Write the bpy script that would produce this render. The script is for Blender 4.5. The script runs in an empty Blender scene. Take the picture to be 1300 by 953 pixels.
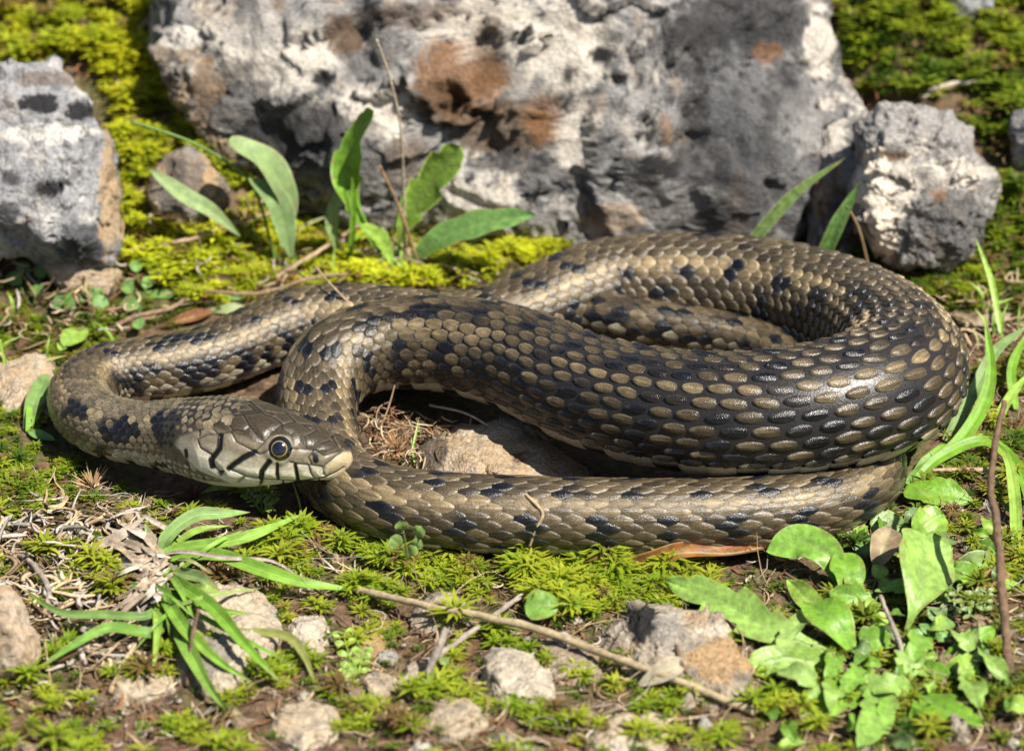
import bpy, math, random
import numpy as np

# ----------------------------------------------------------------------------
# units: 1 u = 0.169 mm ; everything is laid out in u and scaled by K on build
# ----------------------------------------------------------------------------
K = 1.69e-4
rng = np.random.default_rng(7)
random.seed(7)
scene = bpy.context.scene
col = scene.collection

# ---------------- camera
ELEV = math.radians(28.0)
SE, CE = math.sin(ELEV), math.cos(ELEV)
LENS = 100.0
F = 1300 * LENS / 36.0
D = F
CX, CY = 650.0, 476.5
CAM = np.array([0, -D * CE, D * SE])
FWD = np.array([0, CE, -SE]); UP = np.array([0, SE, CE]); RT = np.array([1.0, 0, 0])
cd = bpy.data.cameras.new('camera'); cam = bpy.data.objects.new('camera', cd); col.objects.link(cam)
cam.location = CAM * K
cam.rotation_euler = (math.pi / 2 - ELEV, 0, 0)
cd.lens = LENS; cd.sensor_width = 36; cd.clip_start = 0.01; cd.clip_end = 50
cd.dof.use_dof = True
cd.dof.focus_distance = (D - 330 * CE - 50 * SE) * K
cd.dof.aperture_fstop = 18.0
scene.camera = cam

# ---------------- world, sun, exposure
SUN_EL, SUN_AZ = math.radians(57), math.radians(-36)      # azimuth measured from +X towards +Y
w = bpy.data.worlds.new('World'); scene.world = w; w.use_nodes = True
nt = w.node_tree
sky = nt.nodes.new('ShaderNodeTexSky'); sky.sky_type = 'NISHITA'; sky.sun_disc = False
sky.sun_elevation = SUN_EL; sky.sun_rotation = math.pi / 2 - SUN_AZ
nt.links.new(sky.outputs[0], nt.nodes['Background'].inputs[0])
nt.nodes['Background'].inputs[1].default_value = 0.05
sd = bpy.data.lights.new('sun', 'SUN'); so = bpy.data.objects.new('sun', sd); col.objects.link(so)
sd.energy = 5.0; sd.angle = math.radians(0.6); sd.color = (1.0, 0.94, 0.85)
from mathutils import Vector
sdir = Vector((math.cos(SUN_EL) * math.cos(SUN_AZ), math.cos(SUN_EL) * math.sin(SUN_AZ), math.sin(SUN_EL)))
so.rotation_euler = sdir.to_track_quat('Z', 'Y').to_euler()
so.location = (0.3, 0, 0.5)
vs = scene.view_settings
vs.view_transform = 'Standard'; vs.look = 'None'; vs.exposure = 0.75; vs.gamma = 1.0; vs.use_curve_mapping = False

# ----------------------------------------------------------------------------
# numpy noise
# ----------------------------------------------------------------------------
_p = np.random.default_rng(3).permutation(256).astype(np.int64)
PERM = np.concatenate([_p, _p, _p])
GR = np.random.default_rng(5).normal(size=(256, 3)); GR /= np.linalg.norm(GR, axis=1)[:, None]
def perlin(P):
    P = np.asarray(P, float); i = np.floor(P).astype(np.int64); f = P - i; i &= 255
    u = f * f * f * (f * (f * 6 - 15) + 10)
    out = 0
    for dx in (0, 1):
        for dy in (0, 1):
            for dz in (0, 1):
                h = PERM[PERM[PERM[(i[:, 0] + dx) & 255] + ((i[:, 1] + dy) & 255)] + ((i[:, 2] + dz) & 255)]
                g = GR[h]
                d = g[:, 0] * (f[:, 0] - dx) + g[:, 1] * (f[:, 1] - dy) + g[:, 2] * (f[:, 2] - dz)
                wx = u[:, 0] if dx else 1 - u[:, 0]; wy = u[:, 1] if dy else 1 - u[:, 1]; wz = u[:, 2] if dz else 1 - u[:, 2]
                out = out + d * wx * wy * wz
    return out * 1.6
def fbm(P, scale, octv=4, gain=0.5, off=0.0, ridged=False):
    P = np.asarray(P, float) / scale + off
    a, s, t = 1.0, 0, 0
    for o in range(octv):
        n = perlin(P)
        if ridged: n = 1 - 2 * np.abs(n)
        s = s + a * n; t += a; a *= gain; P = P * 2.03 + 17.3
    return s / t
def sstep(a, b, x): t = np.clip((x - a) / (b - a), 0, 1); return t * t * (3 - 2 * t)
def lerp(a, b, t): return a + (b - a) * t
def cmix(c, c2, t): return c * (1 - t[:, None]) + np.asarray(c2, float)[None, :] * t[:, None]

# ----------------------------------------------------------------------------
# terrain
# ----------------------------------------------------------------------------
def T(x, y):
    x = np.atleast_1d(np.asarray(x, float)); y = np.atleast_1d(np.asarray(y, float))
    P = np.stack([x, y, np.zeros_like(x)], 1)
    s = np.clip(y - 150 - 250 * sstep(-420, -260, x) * sstep(560, 400, x), 0, None)
    z = 0.46 * np.where(s < 120, s * s / 240, s - 60)
    z = np.minimum(z, 420 + 0.12 * s)
    z = z + fbm(P, 170, 3, off=3.1) * 11 + fbm(P, 46, 3, off=9.2) * 5
    z = z - 10 * np.exp(-((x - 60) / 420) ** 2 - ((y + 150) / 260) ** 2)
    z = z + 24 * np.exp(-((x + 350) / 125) ** 2 - ((y + 400) / 60) ** 2)
    return z
_tx = np.arange(-1500, 1501, 6.0); _ty = np.arange(-1500, 2101, 6.0)
_TX, _TY = np.meshgrid(_tx, _ty)
TG = T(_TX.ravel(), _TY.ravel()).reshape(_TX.shape)
def TF(x, y):
    fx = np.clip((np.asarray(x, float) + 1500) / 6, 0, len(_tx) - 1.001); fy = np.clip((np.asarray(y, float) + 1500) / 6, 0, len(_ty) - 1.001)
    i = fx.astype(int); j = fy.astype(int); u = fx - i; v = fy - j
    return TG[j, i] * (1 - u) * (1 - v) + TG[j, i + 1] * u * (1 - v) + TG[j + 1, i] * (1 - u) * v + TG[j + 1, i + 1] * u * v
def T1(x, y): return float(TF(x, y))

def ray(px, py):
    d = FWD * F + RT * (px - CX) - UP * (py - CY)
    return d / np.linalg.norm(d)
def at_z(px, py, z):
    d = ray(px, py); return CAM + d * ((z - CAM[2]) / d[2])
def at_y(px, py, y):
    d = ray(px, py); return CAM + d * ((y - CAM[1]) / d[1])
def G(px, py, h=0.0):
    d = ray(px, py)
    t = np.arange(2200, 6800, 6.0)
    P = CAM + d[None, :] * t[:, None]
    below = P[:, 2] < TF(P[:, 0], P[:, 1]) + h
    k = int(np.argmax(below)) if below.any() else len(t) - 1
    a, b = t[max(k - 1, 0)], t[k]
    for _ in range(8):
        m = (a + b) / 2; q = CAM + d * m
        if q[2] < T1(q[0], q[1]) + h: b = m
        else: a = m
    return CAM + d * b
def proj(V):
    R = V - CAM; dep = R @ FWD
    return CX + F * (R @ RT) / dep, CY - F * (R @ UP) / dep

# ----------------------------------------------------------------------------
# object helpers
# ----------------------------------------------------------------------------
ORG = {}
def props(o, label=None, cat=None, group=None, kind=None):
    if label: o['label'] = label
    if cat: o['category'] = cat
    if group: o['group'] = group
    if kind: o['kind'] = kind
    return o
def empty(name, loc):
    o = bpy.data.objects.new(name, None); col.objects.link(o)
    o.empty_display_size = 0.005
    o.location = np.asarray(loc) * K; ORG[o] = np.asarray(loc, float)
    return o
def mk(name, V, Fs, mat, parent=None, cols=None, origin=None, smooth=True):
    V = np.asarray(V, float)
    if not isinstance(Fs, list): Fs = [Fs]
    Fs = [np.asarray(f, np.int64) for f in Fs if len(f)]
    if origin is None:
        origin = ORG[parent] if parent is not None else np.array([V[:, 0].mean(), V[:, 1].mean(), V[:, 2].min()])
    me = bpy.data.meshes.new(name)
    me.vertices.add(len(V)); me.vertices.foreach_set('co', ((V - origin) * K).astype(np.float32).ravel())
    nl = sum(f.size for f in Fs); npoly = sum(len(f) for f in Fs)
    me.loops.add(nl); me.polygons.add(npoly)
    me.loops.foreach_set('vertex_index', np.concatenate([f.ravel() for f in Fs]).astype(np.int32))
    tot = np.concatenate([np.full(len(f), f.shape[1]) for f in Fs])
    st = np.concatenate([[0], np.cumsum(tot)[:-1]])
    me.polygons.foreach_set('loop_start', st.astype(np.int32))
    me.polygons.foreach_set('use_smooth', np.full(npoly, smooth))
    me.update(calc_edges=True)
    if cols is not None:
        a = me.color_attributes.new('Col', 'FLOAT_COLOR', 'POINT')
        c = np.ones((len(V), 4), np.float32); c[:, :3] = np.clip(cols, 0, 1)
        a.data.foreach_set('color', c.ravel())
    me.materials.append(mat)
    o = bpy.data.objects.new(name, me); col.objects.link(o)
    if parent is not None:
        o.parent = parent; o.location = (origin - ORG[parent]) * K
    else: o.location = origin * K
    ORG[o] = origin
    return o
def grid_faces(n, m, closed=False):
    i = np.arange(n - 1)[:, None]; j = np.arange(m if closed else m - 1)[None, :]
    a = i * m + j; b = i * m + (j + 1) % m
    return np.stack([a, b, b + m, a + m], -1).reshape(-1, 4)
class Acc:
    def __init__(s): s.V = []; s.F = []; s.C = []; s.n = 0
    def add(s, V, Fq, C):
        s.V.append(V); s.F.append(np.asarray(Fq) + s.n); s.C.append(np.broadcast_to(C, (len(V), 3))); s.n += len(V)
    def build(s, name, mat, parent=None, origin=None, smooth=True):
        fs = {}
        for f in s.F: fs.setdefault(f.shape[1], []).append(f)
        return mk(name, np.concatenate(s.V), [np.concatenate(v) for v in fs.values()], mat, parent, np.concatenate(s.C), origin, smooth)

# ----------------------------------------------------------------------------
# materials
# ----------------------------------------------------------------------------
def material(name, rough=0.6, spec=0.4, nscale=600, namt=0.35, bump=0.2, bscale=2500, trans=0.0, coat=0.0, rvar=0.1, hue=None, bdist=0.0002, stretch=None):
    m = bpy.data.materials.new(name); m.use_nodes = True
    n, l = m.node_tree.nodes, m.node_tree.links
    b = n['Principled BSDF']
    at = n.new('ShaderNodeAttribute'); at.attribute_name = 'Col'
    tc = n.new('ShaderNodeTexCoord')
    src = tc.outputs['Object']
    if stretch:
        mp = n.new('ShaderNodeMapping'); mp.inputs['Scale'].default_value = stretch; l.new(src, mp.inputs[0]); src = mp.outputs[0]
    nz = n.new('ShaderNodeTexNoise'); nz.inputs['Scale'].default_value = nscale; nz.inputs['Detail'].default_value = 6; nz.inputs['Roughness'].default_value = 0.65
    l.new(src, nz.inputs['Vector'])
    mr = n.new('ShaderNodeMapRange'); mr.inputs[1].default_value = 0.3; mr.inputs[2].default_value = 0.7
    mr.inputs[3].default_value = 1 - namt; mr.inputs[4].default_value = 1 + namt; l.new(nz.outputs[0], mr.inputs[0])
    mx = n.new('ShaderNodeVectorMath'); mx.operation = 'SCALE'
    l.new(at.outputs['Color'], mx.inputs[0]); l.new(mr.outputs[0], mx.inputs['Scale'])
    l.new(mx.outputs[0], b.inputs['Base Color'])
    r2 = n.new('ShaderNodeMapRange'); r2.inputs[1].default_value = 0.3; r2.inputs[2].default_value = 0.7
    r2.inputs[3].default_value = rough - rvar; r2.inputs[4].default_value = rough + rvar; l.new(nz.outputs[0], r2.inputs[0])
    l.new(r2.outputs[0], b.inputs['Roughness'])
    b.inputs['Specular IOR Level'].default_value = spec
    b.inputs['Coat Weight'].default_value = coat; b.inputs['Coat Roughness'].default_value = 0.15
    if bump:
        bz = n.new('ShaderNodeTexNoise'); bz.inputs['Scale'].default_value = bscale; bz.inputs['Detail'].default_value = 5
        l.new(src, bz.inputs['Vector'])
        bp = n.new('ShaderNodeBump'); bp.inputs['Strength'].default_value = bump; bp.inputs['Distance'].default_value = bdist
        l.new(bz.outputs[0], bp.inputs['Height']); l.new(bp.outputs[0], b.inputs['Normal'])
    if trans:
        tr = n.new('ShaderNodeBsdfTranslucent'); ms = n.new('ShaderNodeMixShader'); ms.inputs[0].default_value = trans
        tv = n.new('ShaderNodeVectorMath'); tv.operation = 'MULTIPLY'; tv.inputs[1].default_value = (1.5, 1.6, 0.6)
        l.new(mx.outputs[0], tv.inputs[0]); l.new(tv.outputs[0], tr.inputs['Color'])
        l.new(b.outputs[0], ms.inputs[1]); l.new(tr.outputs[0], ms.inputs[2])
        l.new(ms.outputs[0], n['Material Output'].inputs[0])
    return m
M_soil = material('soil', 0.85, 0.25, 700, 0.55, 0.9, 1500, bdist=0.0006)
M_rock = material('limestone', 0.8, 0.25, 1100, 0.42, 1.0, 1500, bdist=0.0007)
M_leaf = material('leaf', 0.42, 0.45, 700, 0.32, 0.6, 700, trans=0.22, bdist=0.0004)
M_matte_leaf = material('downy_leaf', 0.55, 0.4, 500, 0.22, 0.4, 1200, trans=0.2, bdist=0.0003)
M_grass = material('grass_blade', 0.48, 0.4, 300, 0.2, 0.25, 2000, trans=0.25)
M_moss = material('moss', 0.55, 0.35, 150, 0.25, 0.0, trans=0.42)
M_straw = material('straw', 0.65, 0.3, 900, 0.35, 0.5, 2500)
M_wood = material('dead_wood', 0.8, 0.2, 700, 0.45, 0.8, 1400, bdist=0.0005)
M_dry = material('dry_leaf', 0.5, 0.4, 500, 0.35, 0.4, 900, trans=0.15)
M_scale = material('snake_scale', 0.26, 0.55, 3200, 0.35, 0.6, 4200, rvar=.13, bdist=0.0002)
M_skin = material('snake_skin', 0.36, 0.42, 1800, 0.22, 0.3, 2600, rvar=.1, bdist=0.0002)
M_eye = material('eye', 0.06, 0.8, 2000, 0.1, 0.0, rvar=0.02, coat=1.0)

# ----------------------------------------------------------------------------
# ground
# ----------------------------------------------------------------------------
def axis(lo, hi, step, far):
    a = np.arange(lo, hi + step, step)
    ext = np.array([1.3 ** k for k in range(1, 40)]) * step * 3
    up = hi + np.cumsum(ext); up = up[up < far]
    dn = lo - np.cumsum(ext); dn = dn[dn > -far]
    return np.concatenate([dn[::-1], a, up])
gx = axis(-860, 860, 4.2, 9000); gy = axis(-900, 860, 4.4, 9000)
X, Y = np.meshgrid(gx, gy)
P = np.stack([X.ravel(), Y.ravel()], 1)
Z = T(P[:, 0], P[:, 1])
P3 = np.column_stack([P, np.zeros(len(P))])
near = (np.abs(P[:, 0]) < 1200) & (np.abs(P[:, 1]) < 1200)
fine = fbm(P3, 16, 3, off=2.2, ridged=True) * 2.6 + fbm(P3, 7, 2, off=5.7) * 1.6
Z = Z + np.where(near, fine, 0)
soil = np.tile(np.array([0.125, 0.078, 0.048]), (len(P), 1))
n1 = fbm(P3, 90, 4, off=1.3); n2 = fbm(P3, 25, 3, off=8.8); n3 = fbm(P3, 9, 2, off=4.4)
soil = cmix(soil, (0.045, 0.030, 0.019), sstep(0.0, 0.5, n2))
soil = cmix(soil, (0.24, 0.16, 0.095), sstep(0.1, 0.55, n3) * 0.7)
soil = cmix(soil, (0.11, 0.046, 0.022), sstep(0.1, 0.5, n1) * 0.6)
soil = cmix(soil, (0.06, 0.075, 0.016), sstep(-0.1, 0.35, -n1) * 0.6)
g = mk('ground', np.column_stack([P, Z]), grid_faces(len(gy), len(gx)), M_soil, cols=soil, origin=np.zeros(3))
props(g, kind='structure')

# ----------------------------------------------------------------------------
# rocks
# ----------------------------------------------------------------------------
_cs = {}
def cubesphere(n):
    if n in _cs: return _cs[n]
    t = np.tan(np.linspace(-math.pi / 4, math.pi / 4, n)); A, B = np.meshgrid(t, t); o = np.ones_like(A)
    Vs, Fs = [], []
    f = grid_faces(n, n); k = 0
    for ax, sg in ((0, 1), (0, -1), (1, 1), (1, -1), (2, 1), (2, -1)):
        c = [None] * 3; c[ax] = o * sg; c[(ax + 1) % 3] = A; c[(ax + 2) % 3] = B
        Vs.append(np.stack([q.ravel() for q in c], 1)); Fs.append((f if sg > 0 else f[:, ::-1]) + k); k += n * n
    V = np.concatenate(Vs); V /= np.linalg.norm(V, axis=1)[:, None]; Fq = np.concatenate(Fs)
    _, idx, inv = np.unique(np.round(V, 5), axis=0, return_index=True, return_inverse=True)
    _cs[n] = (V[idx], inv.ravel()[Fq]); return _cs[n]
def outline_radius(poly, c, phi):
    p = np.array(poly, float) - c; p[:, 1] *= -1
    q = np.roll(p, -1, 0); R = np.zeros_like(phi)
    dx, dy = np.cos(phi), np.sin(phi)
    for a, b in zip(p, q):
        e = b - a; den = dx * e[1] - dy * e[0]
        den = np.where(np.abs(den) < 1e-9, 1e-9, den)
        t = (a[0] * e[1] - a[1] * e[0]) / den
        s = (a[0] * dy - a[1] * dx) / den
        ok = (t > 0) & (s >= -1e-6) & (s <= 1 + 1e-6)
        R = np.where(ok, np.maximum(R, t), R)
    return R
WHITE, LGREY, MGREY, DGREY = (0.56, 0.53, 0.48), (0.27, 0.27, 0.275), (0.115, 0.12, 0.13), (0.032, 0.033, 0.037)
TAN, ORANGE, BROWN = (0.36, 0.25, 0.14), (0.22, 0.10, 0.03), (0.085, 0.05, 0.026)
BLK0 = (0.022, 0.022, 0.025)
def crag(W, cell, amp, seed):
    r = np.random.default_rng(seed)
    lo, hi = W.min(0), W.max(0); n = int(np.clip(np.prod((hi - lo) / cell + .5), 6, 260))
    S = r.uniform(lo, hi, (n, 3)); o = r.uniform(-1, 1, n) * amp; tl = r.normal(0, amp / cell * .9, (n, 3))
    Wn = W + np.stack([fbm(W, cell * .6, 3, off=seed + 2.2 * k) for k in range(3)], 1) * cell * .45
    out = np.zeros(len(W))
    for a in range(0, len(W), 20000):
        w_ = Wn[a:a + 20000]; dd = ((w_[:, None] - S[None]) ** 2).sum(2); k = dd.argmin(1)
        out[a:a + 20000] = o[k] + ((W[a:a + 20000] - S[k]) * tl[k]).sum(1)
    return np.clip(out, -2 * amp, 2 * amp)
def rock(label, poly, base, thick, n=40, exp=0.62, rough=0.10, facets=10, seed=0, pal=(1, .5, .5, .3), blobs=(), group='stones', push=0.45, dents=(), base_col=LGREY, tone=(1, 1, 1), regions=(), name='rock', mat=None, craggy=1.0, flat=0, cut=(.72, .9)):
    r = np.random.default_rng(seed + 100)
    poly = np.array(poly, float)
    c = (poly.min(0) + poly.max(0)) / 2
    if flat:
        q = np.array([at_z(a_, b_, T1(*G(a_, b_)[:2]) * .5 + flat * .35)[:2] for a_, b_ in poly]); c0 = (q.min(0) + q.max(0)) / 2
    gb = G(*base)
    C = at_y(c[0], c[1], gb[1] + thick * push)
    s = ((C - CAM) @ FWD) / F
    d, Fq = cubesphere(n)
    phi = np.arctan2(d[:, 1], d[:, 0]); sa = np.hypot(d[:, 0], d[:, 1]); ca = d[:, 2]
    if flat:
        q2 = q.copy(); q2[:, 1] *= -1; R = outline_radius(q2, np.array([c0[0], -c0[1]]), phi); thick = flat
    else: R = outline_radius(poly, c, phi) * s
    lat = sa ** exp; dep = np.sign(ca) * np.abs(ca) ** exp
    nn = np.power(lat ** 2.6 + np.abs(dep) ** 2.6, 1 / 2.6)
    lat, dep = lat / nn, dep / nn
    lx, ly, lz = np.cos(phi) * lat * R, np.sin(phi) * lat * R, dep * thick
    L = np.stack([lx, ly, lz], 1)
    size = float(np.mean(R))
    for k in range(facets):
        v = r.normal(size=3); v[2] = abs(v[2]) * 1.3; v /= np.linalg.norm(v)
        dt = L @ v; lim = dt.max() * r.uniform(*cut)
        over = np.clip(dt - lim, 0, None)
        L = L - (over * 0.85)[:, None] * v
    if flat:
        C = np.array([c0[0], c0[1], T1(c0[0], c0[1]) - flat * .12])
        W = C + L; dirw = d
    else:
        W = C + L[:, :1] * RT + L[:, 1:2] * UP - L[:, 2:3] * FWD
        dirw = d[:, :1] * RT + d[:, 1:2] * UP - d[:, 2:3] * FWD
    o = seed * 3.7
    amp = rough * min(size, 160)
    h = fbm(W, size * 0.55 + 25, 5, 0.55, off=o) * amp + (fbm(W, size * .22 + 14, 4, 0.5, off=o + 5, ridged=True) - .3) * amp * 0.45
    h = h + craggy * (crag(W, size * .42 + 8, amp * .34, seed * 7 + 1) + crag(W, size * .17 + 5, amp * .17, seed * 7 + 2))
    px, py = proj(W)
    for (bx, by, rx, ry, dd) in dents:
        h = h - dd * np.exp(-((px - bx) / rx) ** 2 - ((py - by) / ry) ** 2) * (ca > -0.3)
    W = W + dirw * h[:, None]
    px, py = proj(W)
    a1 = fbm(W, 70, 5, .6, off=o + 1); a2 = fbm(W, 26, 5, .6, off=o + 2); a3 = fbm(W, 45, 4, .6, off=o + 3); a4 = fbm(W, 11, 3, .6, off=o + 4)
    cc = np.tile(np.array(base_col, float), (len(W), 1))
    cc = cmix(cc, WHITE, sstep(0.0, 0.35, a1 + .3 * a2) * pal[0])
    cc = cmix(cc, MGREY, sstep(0.05, 0.3, a2 + .35 * a4) * pal[1])
    cc = cmix(cc, TAN, sstep(0.1, 0.4, a3 - .2 * a2) * pal[2])
    cc = cmix(cc, DGREY, sstep(0.22, 0.3, a2 * .7 - a3 * .4 + .4 * a4) * pal[3])
    a5 = fbm(W, 6.5, 2, off=o + 6)
    cc = cmix(cc, DGREY, sstep(.25, .45, a5 + .3 * a2) * .55 * min(1, pal[1] + .1))
    a6 = fbm(W, 15, 3, .6, off=o + 8); cc = cmix(cc, BLK0, sstep(.30, .36, a6 + .35 * a1) * .8 * min(1, pal[3] + .15))
    for (x0_, wd_, cl, op) in regions: cc = cmix(cc, cl, sstep(x0_ - wd_, x0_ + wd_, px + 60 * a1) * sstep(-.25, .1, a2 + .5 * a4) * op)
    for (bx, by, rx, ry, cl, op) in blobs:
        e = ((px - bx) / rx) ** 2 + ((py - by) / ry) ** 2 + 1.4 * a2 + .8 * a4
        cc = cmix(cc, cl, sstep(1.15, 0.75, e) * op * (ca > -0.4))
    if flat: tone = np.array(tone) * (1.0, .92, .80)
    ob = mk(name, W, Fq, mat or M_rock, cols=cc * np.array(tone))
    props(ob, label, name if name != 'rock' else 'rock', group)
    return ob

BLK = (0.018, 0.018, 0.02)
rock('massive grey limestone boulder with white veins, black lichen and rusty hollow behind the coiled snake',
     [(162, 20), (190, -60), (420, -120), (700, -130), (950, -100), (1050, -20), (1058, 40), (1065, 90), (1088, 130), (1094, 200), (1088, 262), (1060, 310), (1000, 340), (860, 345), (740, 330), (620, 320), (545, 305), (490, 300), (420, 285), (345, 262), (285, 225), (238, 150), (218, 100), (178, 60)],
     (760, 318), 150, n=190, rough=0.17, facets=7, seed=1, pal=(.85, .9, .4, .95), push=1.2, craggy=1.6, tone=(1.0, .96, .9), regions=[(870, 60, DGREY, .62), (1060, 400, MGREY, .0)], cut=(.86, .97),
     dents=[(620, 150, 90, 60, 26), (640, 200, 70, 22, 18), (880, 170, 25, 110, 14), (350, 180, 60, 30, 12), (450, 40, 30, 60, 14), (1000, 60, 40, 60, 12), (760, 60, 14, 60, 9)],
     blobs=[(545, 20, 120, 16, BROWN, .6), (585, 95, 60, 55, ORANGE, .75), (640, 165, 65, 40, BROWN, .8), (690, 150, 26, 40, ORANGE, .6), (655, 205, 55, 16, DGREY, .8), (720, 60, 70, 60, WHITE, .75), (620, 30, 60, 40, WHITE, .6), (735, 170, 26, 60, WHITE, .8), (480, 145, 50, 40, WHITE, .75), (350, 70, 80, 50, WHITE, .7), (330, 30, 60, 30, LGREY, .5),
            (765, 70, 18, 11, BLK, 1), (787, 100, 12, 9, BLK, 1), (722, 90, 11, 12, BLK, .9), (835, 222, 32, 25, BLK, 1), (770, 229, 17, 10, BLK, 1), (410, 100, 16, 11, BLK, 1), (380, 165, 70, 40, DGREY, .8), (340, 190, 50, 40, DGREY, .7), (940, 30, 90, 45, DGREY, .85), (900, 190, 45, 110, DGREY, .75), (990, 230, 60, 70, MGREY, .8), (960, 190, 30, 90, DGREY, .5), (973, 68, 20, 14, ORANGE, .5), (1040, 60, 20, 50, WHITE, .8), (1030, 150, 40, 50, LGREY, .7), (845, 165, 8, 20, ORANGE, .5), (810, 260, 100, 40, LGREY, .8), (600, 255, 60, 30, WHITE, .6), (780, 275, 45, 18, TAN, .5), (470, 60, 40, 50, DGREY, .5), (435, 45, 24, 30, BROWN, .8), (560, 130, 40, 30, BROWN, .8), (620, 60, 20, 40, BROWN, .6), (300, 130, 40, 50, DGREY, .6), (420, 190, 80, 50, DGREY, .55), (700, 230, 50, 20, DGREY, .6), (880, 60, 60, 40, DGREY, .7), (860, 300, 60, 20, MGREY, .8), (1000, 120, 30, 40, DGREY, .5), (930, 120, 40, 60, MGREY, .8), (1060, 180, 20, 60, MGREY, .6), (520, 210, 30, 40, BROWN, .5), (940, 260, 14, 40, BROWN, .3)],
     group='rocks behind the snake')
rock('broken grey slab wedged between the boulder and the white-nosed rock', [(1020, 95), (1062, 92), (1092, 125), (1112, 160), (1106, 300), (1070, 345), (1015, 335)], (1062, 328), 60, n=60, rough=.16, facets=9, seed=41, pal=(.7, .7, .4, .5), push=1.3, tone=(1, .96, .9), blobs=[(1050, 160, 25, 50, WHITE, .6), (1070, 280, 25, 40, DGREY, .6), (1040, 250, 10, 30, TAN, .6)], group='rocks behind the snake')
rock('low brown-stained rock shoulder under the boulder edge beside the moss strip', [(188, 60), (225, 28), (280, 40), (305, 110), (335, 190), (300, 222), (262, 180), (225, 130)], (275, 215), 50, n=60, rough=.18, facets=10, seed=42, pal=(.6, .5, .7, .5), push=.8, base_col=(.24, .19, .14), blobs=[(235, 45, 35, 18, WHITE, .8), (270, 120, 30, 50, BROWN, .6)], group='rocks behind the snake')
rock('pale grey angular rock with black lichen spots and tan broken edge, by yellow moss',
     [(-70, 100), (0, 88), (60, 82), (112, 78), (130, 105), (137, 135), (155, 185), (161, 222), (152, 262), (150, 315), (132, 350), (70, 345), (20, 325), (-70, 310)],
     (95, 345), 90, n=90, rough=0.10, facets=12, seed=2, pal=(.8, .6, .25, .35),
     blobs=[(52, 132, 25, 13, BLK, 1), (103, 140, 20, 13, BLK, 1), (62, 240, 18, 12, BLK, 1), (15, 225, 14, 10, BLK, .8), (105, 310, 28, 30, DGREY, .8), (10, 270, 16, 14, BLK, .8), (140, 250, 16, 70, TAN, .85), (125, 90, 15, 20, BROWN, .7), (140, 150, 10, 40, TAN, .6), (60, 170, 60, 14, WHITE, .7), (60, 100, 50, 10, BROWN, .6)],
     group='rocks behind the snake')
rock('small brown stone half sunk in moss behind a grey-green leaf',
     [(185, 245), (205, 200), (240, 185), (262, 200), (292, 240), (288, 268), (240, 290), (195, 290)], (240, 285), 36, n=34, seed=3, pal=(.3, .4, .8, .3), base_col=(.2, .16, .12), blobs=[(268, 225, 10, 25, TAN, .9), (220, 240, 20, 40, DGREY, .6)], group='rocks behind the snake')
rock('knobbly grey rock with bright white quartz nose, beside the massive boulder',
     [(1083, 260), (1092, 215), (1086, 160), (1100, 140), (1150, 134), (1200, 143), (1237, 178), (1252, 210), (1270, 235), (1264, 272), (1242, 312), (1200, 338), (1140, 336), (1118, 322), (1094, 292)],
     (1180, 332), 70, n=80, rough=0.16, facets=8, seed=4, pal=(.5, .6, .3, .3),
     dents=[(1140, 200, 35, 8, 14), (1098, 205, 10, 16, 10), (1150, 270, 8, 40, 6)],
     blobs=[(1115, 250, 22, 60, WHITE, 1), (1130, 300, 12, 35, WHITE, .8), (1150, 235, 16, 40, WHITE, .6), (1190, 160, 60, 20, LGREY, .7), (1210, 220, 40, 20, WHITE, .7), (1210, 290, 50, 45, DGREY, .65), (1130, 198, 24, 8, BROWN, .9), (1190, 245, 12, 10, ORANGE, .5), (1108, 245, 22, 50, (.75, .70, .60), 1), (1128, 290, 14, 40, (.72, .66, .56), .9)], tone=(1, .95, .88), group='rocks behind the snake')
rock('dark grey rock in the moss past the knobbly white-nosed rock', [(1284, 150), (1300, 130), (1345, 135), (1360, 200), (1330, 238), (1300, 238), (1286, 205)], (1310, 232), 40, n=34, seed=5, pal=(.4, .7, .2, .3), group='rocks behind the snake')
rock('small grey stone high on the mossy slope', [(1203, -10), (1225, -22), (1267, -8), (1260, 20), (1232, 30), (1205, 20)], (1232, 26), 26, n=28, seed=6, pal=(.2, .7, .3, .2), group='rocks behind the snake')
rock('tan flat-topped stone lying inside the snake coil',
     [(524, 596), (533, 560), (553, 530), (600, 518), (650, 528), (705, 555), (775, 592), (770, 618), (640, 622), (540, 616)], (650, 612), 48, n=52, exp=.5, seed=8, rough=.08, pal=(.45, .2, .7, .12), base_col=(.36, .29, .21), blobs=[(545, 575, 22, 40, DGREY, .75), (658, 582, 10, 8, BROWN, .8), (630, 540, 50, 14, WHITE, .5)], flat=36, group='stones around the snake')  # dark grey blob paints shade onto the stone's left side
rock('beige stone pressed against the snake neck bend', [(-30, 478), (20, 452), (80, 434), (104, 450), (88, 505), (60, 535), (20, 540), (-30, 525)], (40, 535), 34, n=36, seed=9, pal=(.6, .3, .6, .1), base_col=(.4, .33, .25), flat=26, group='stones around the snake')
rock('flat tan stone chip under the black-spotted rock', [(52, 338), (85, 325), (130, 342), (158, 340), (152, 372), (100, 376), (58, 358)], (105, 374), 18, n=26, seed=10, pal=(.4, .2, .7, .1), base_col=(.4, .3, .2), group='stones around the snake')
rock('pale rough stone lying under the grass tuft', [(212, 740), (258, 722), (312, 735), (347, 775), (368, 806), (352, 842), (300, 885), (238, 885), (208, 805)], (290, 872), 46, n=48, seed=11, pal=(.8, .35, .3, .2), base_col=(.42, .38, .32), blobs=[(250, 830, 40, 30, MGREY, .6)], flat=26, group='stones in front of the snake')
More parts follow.
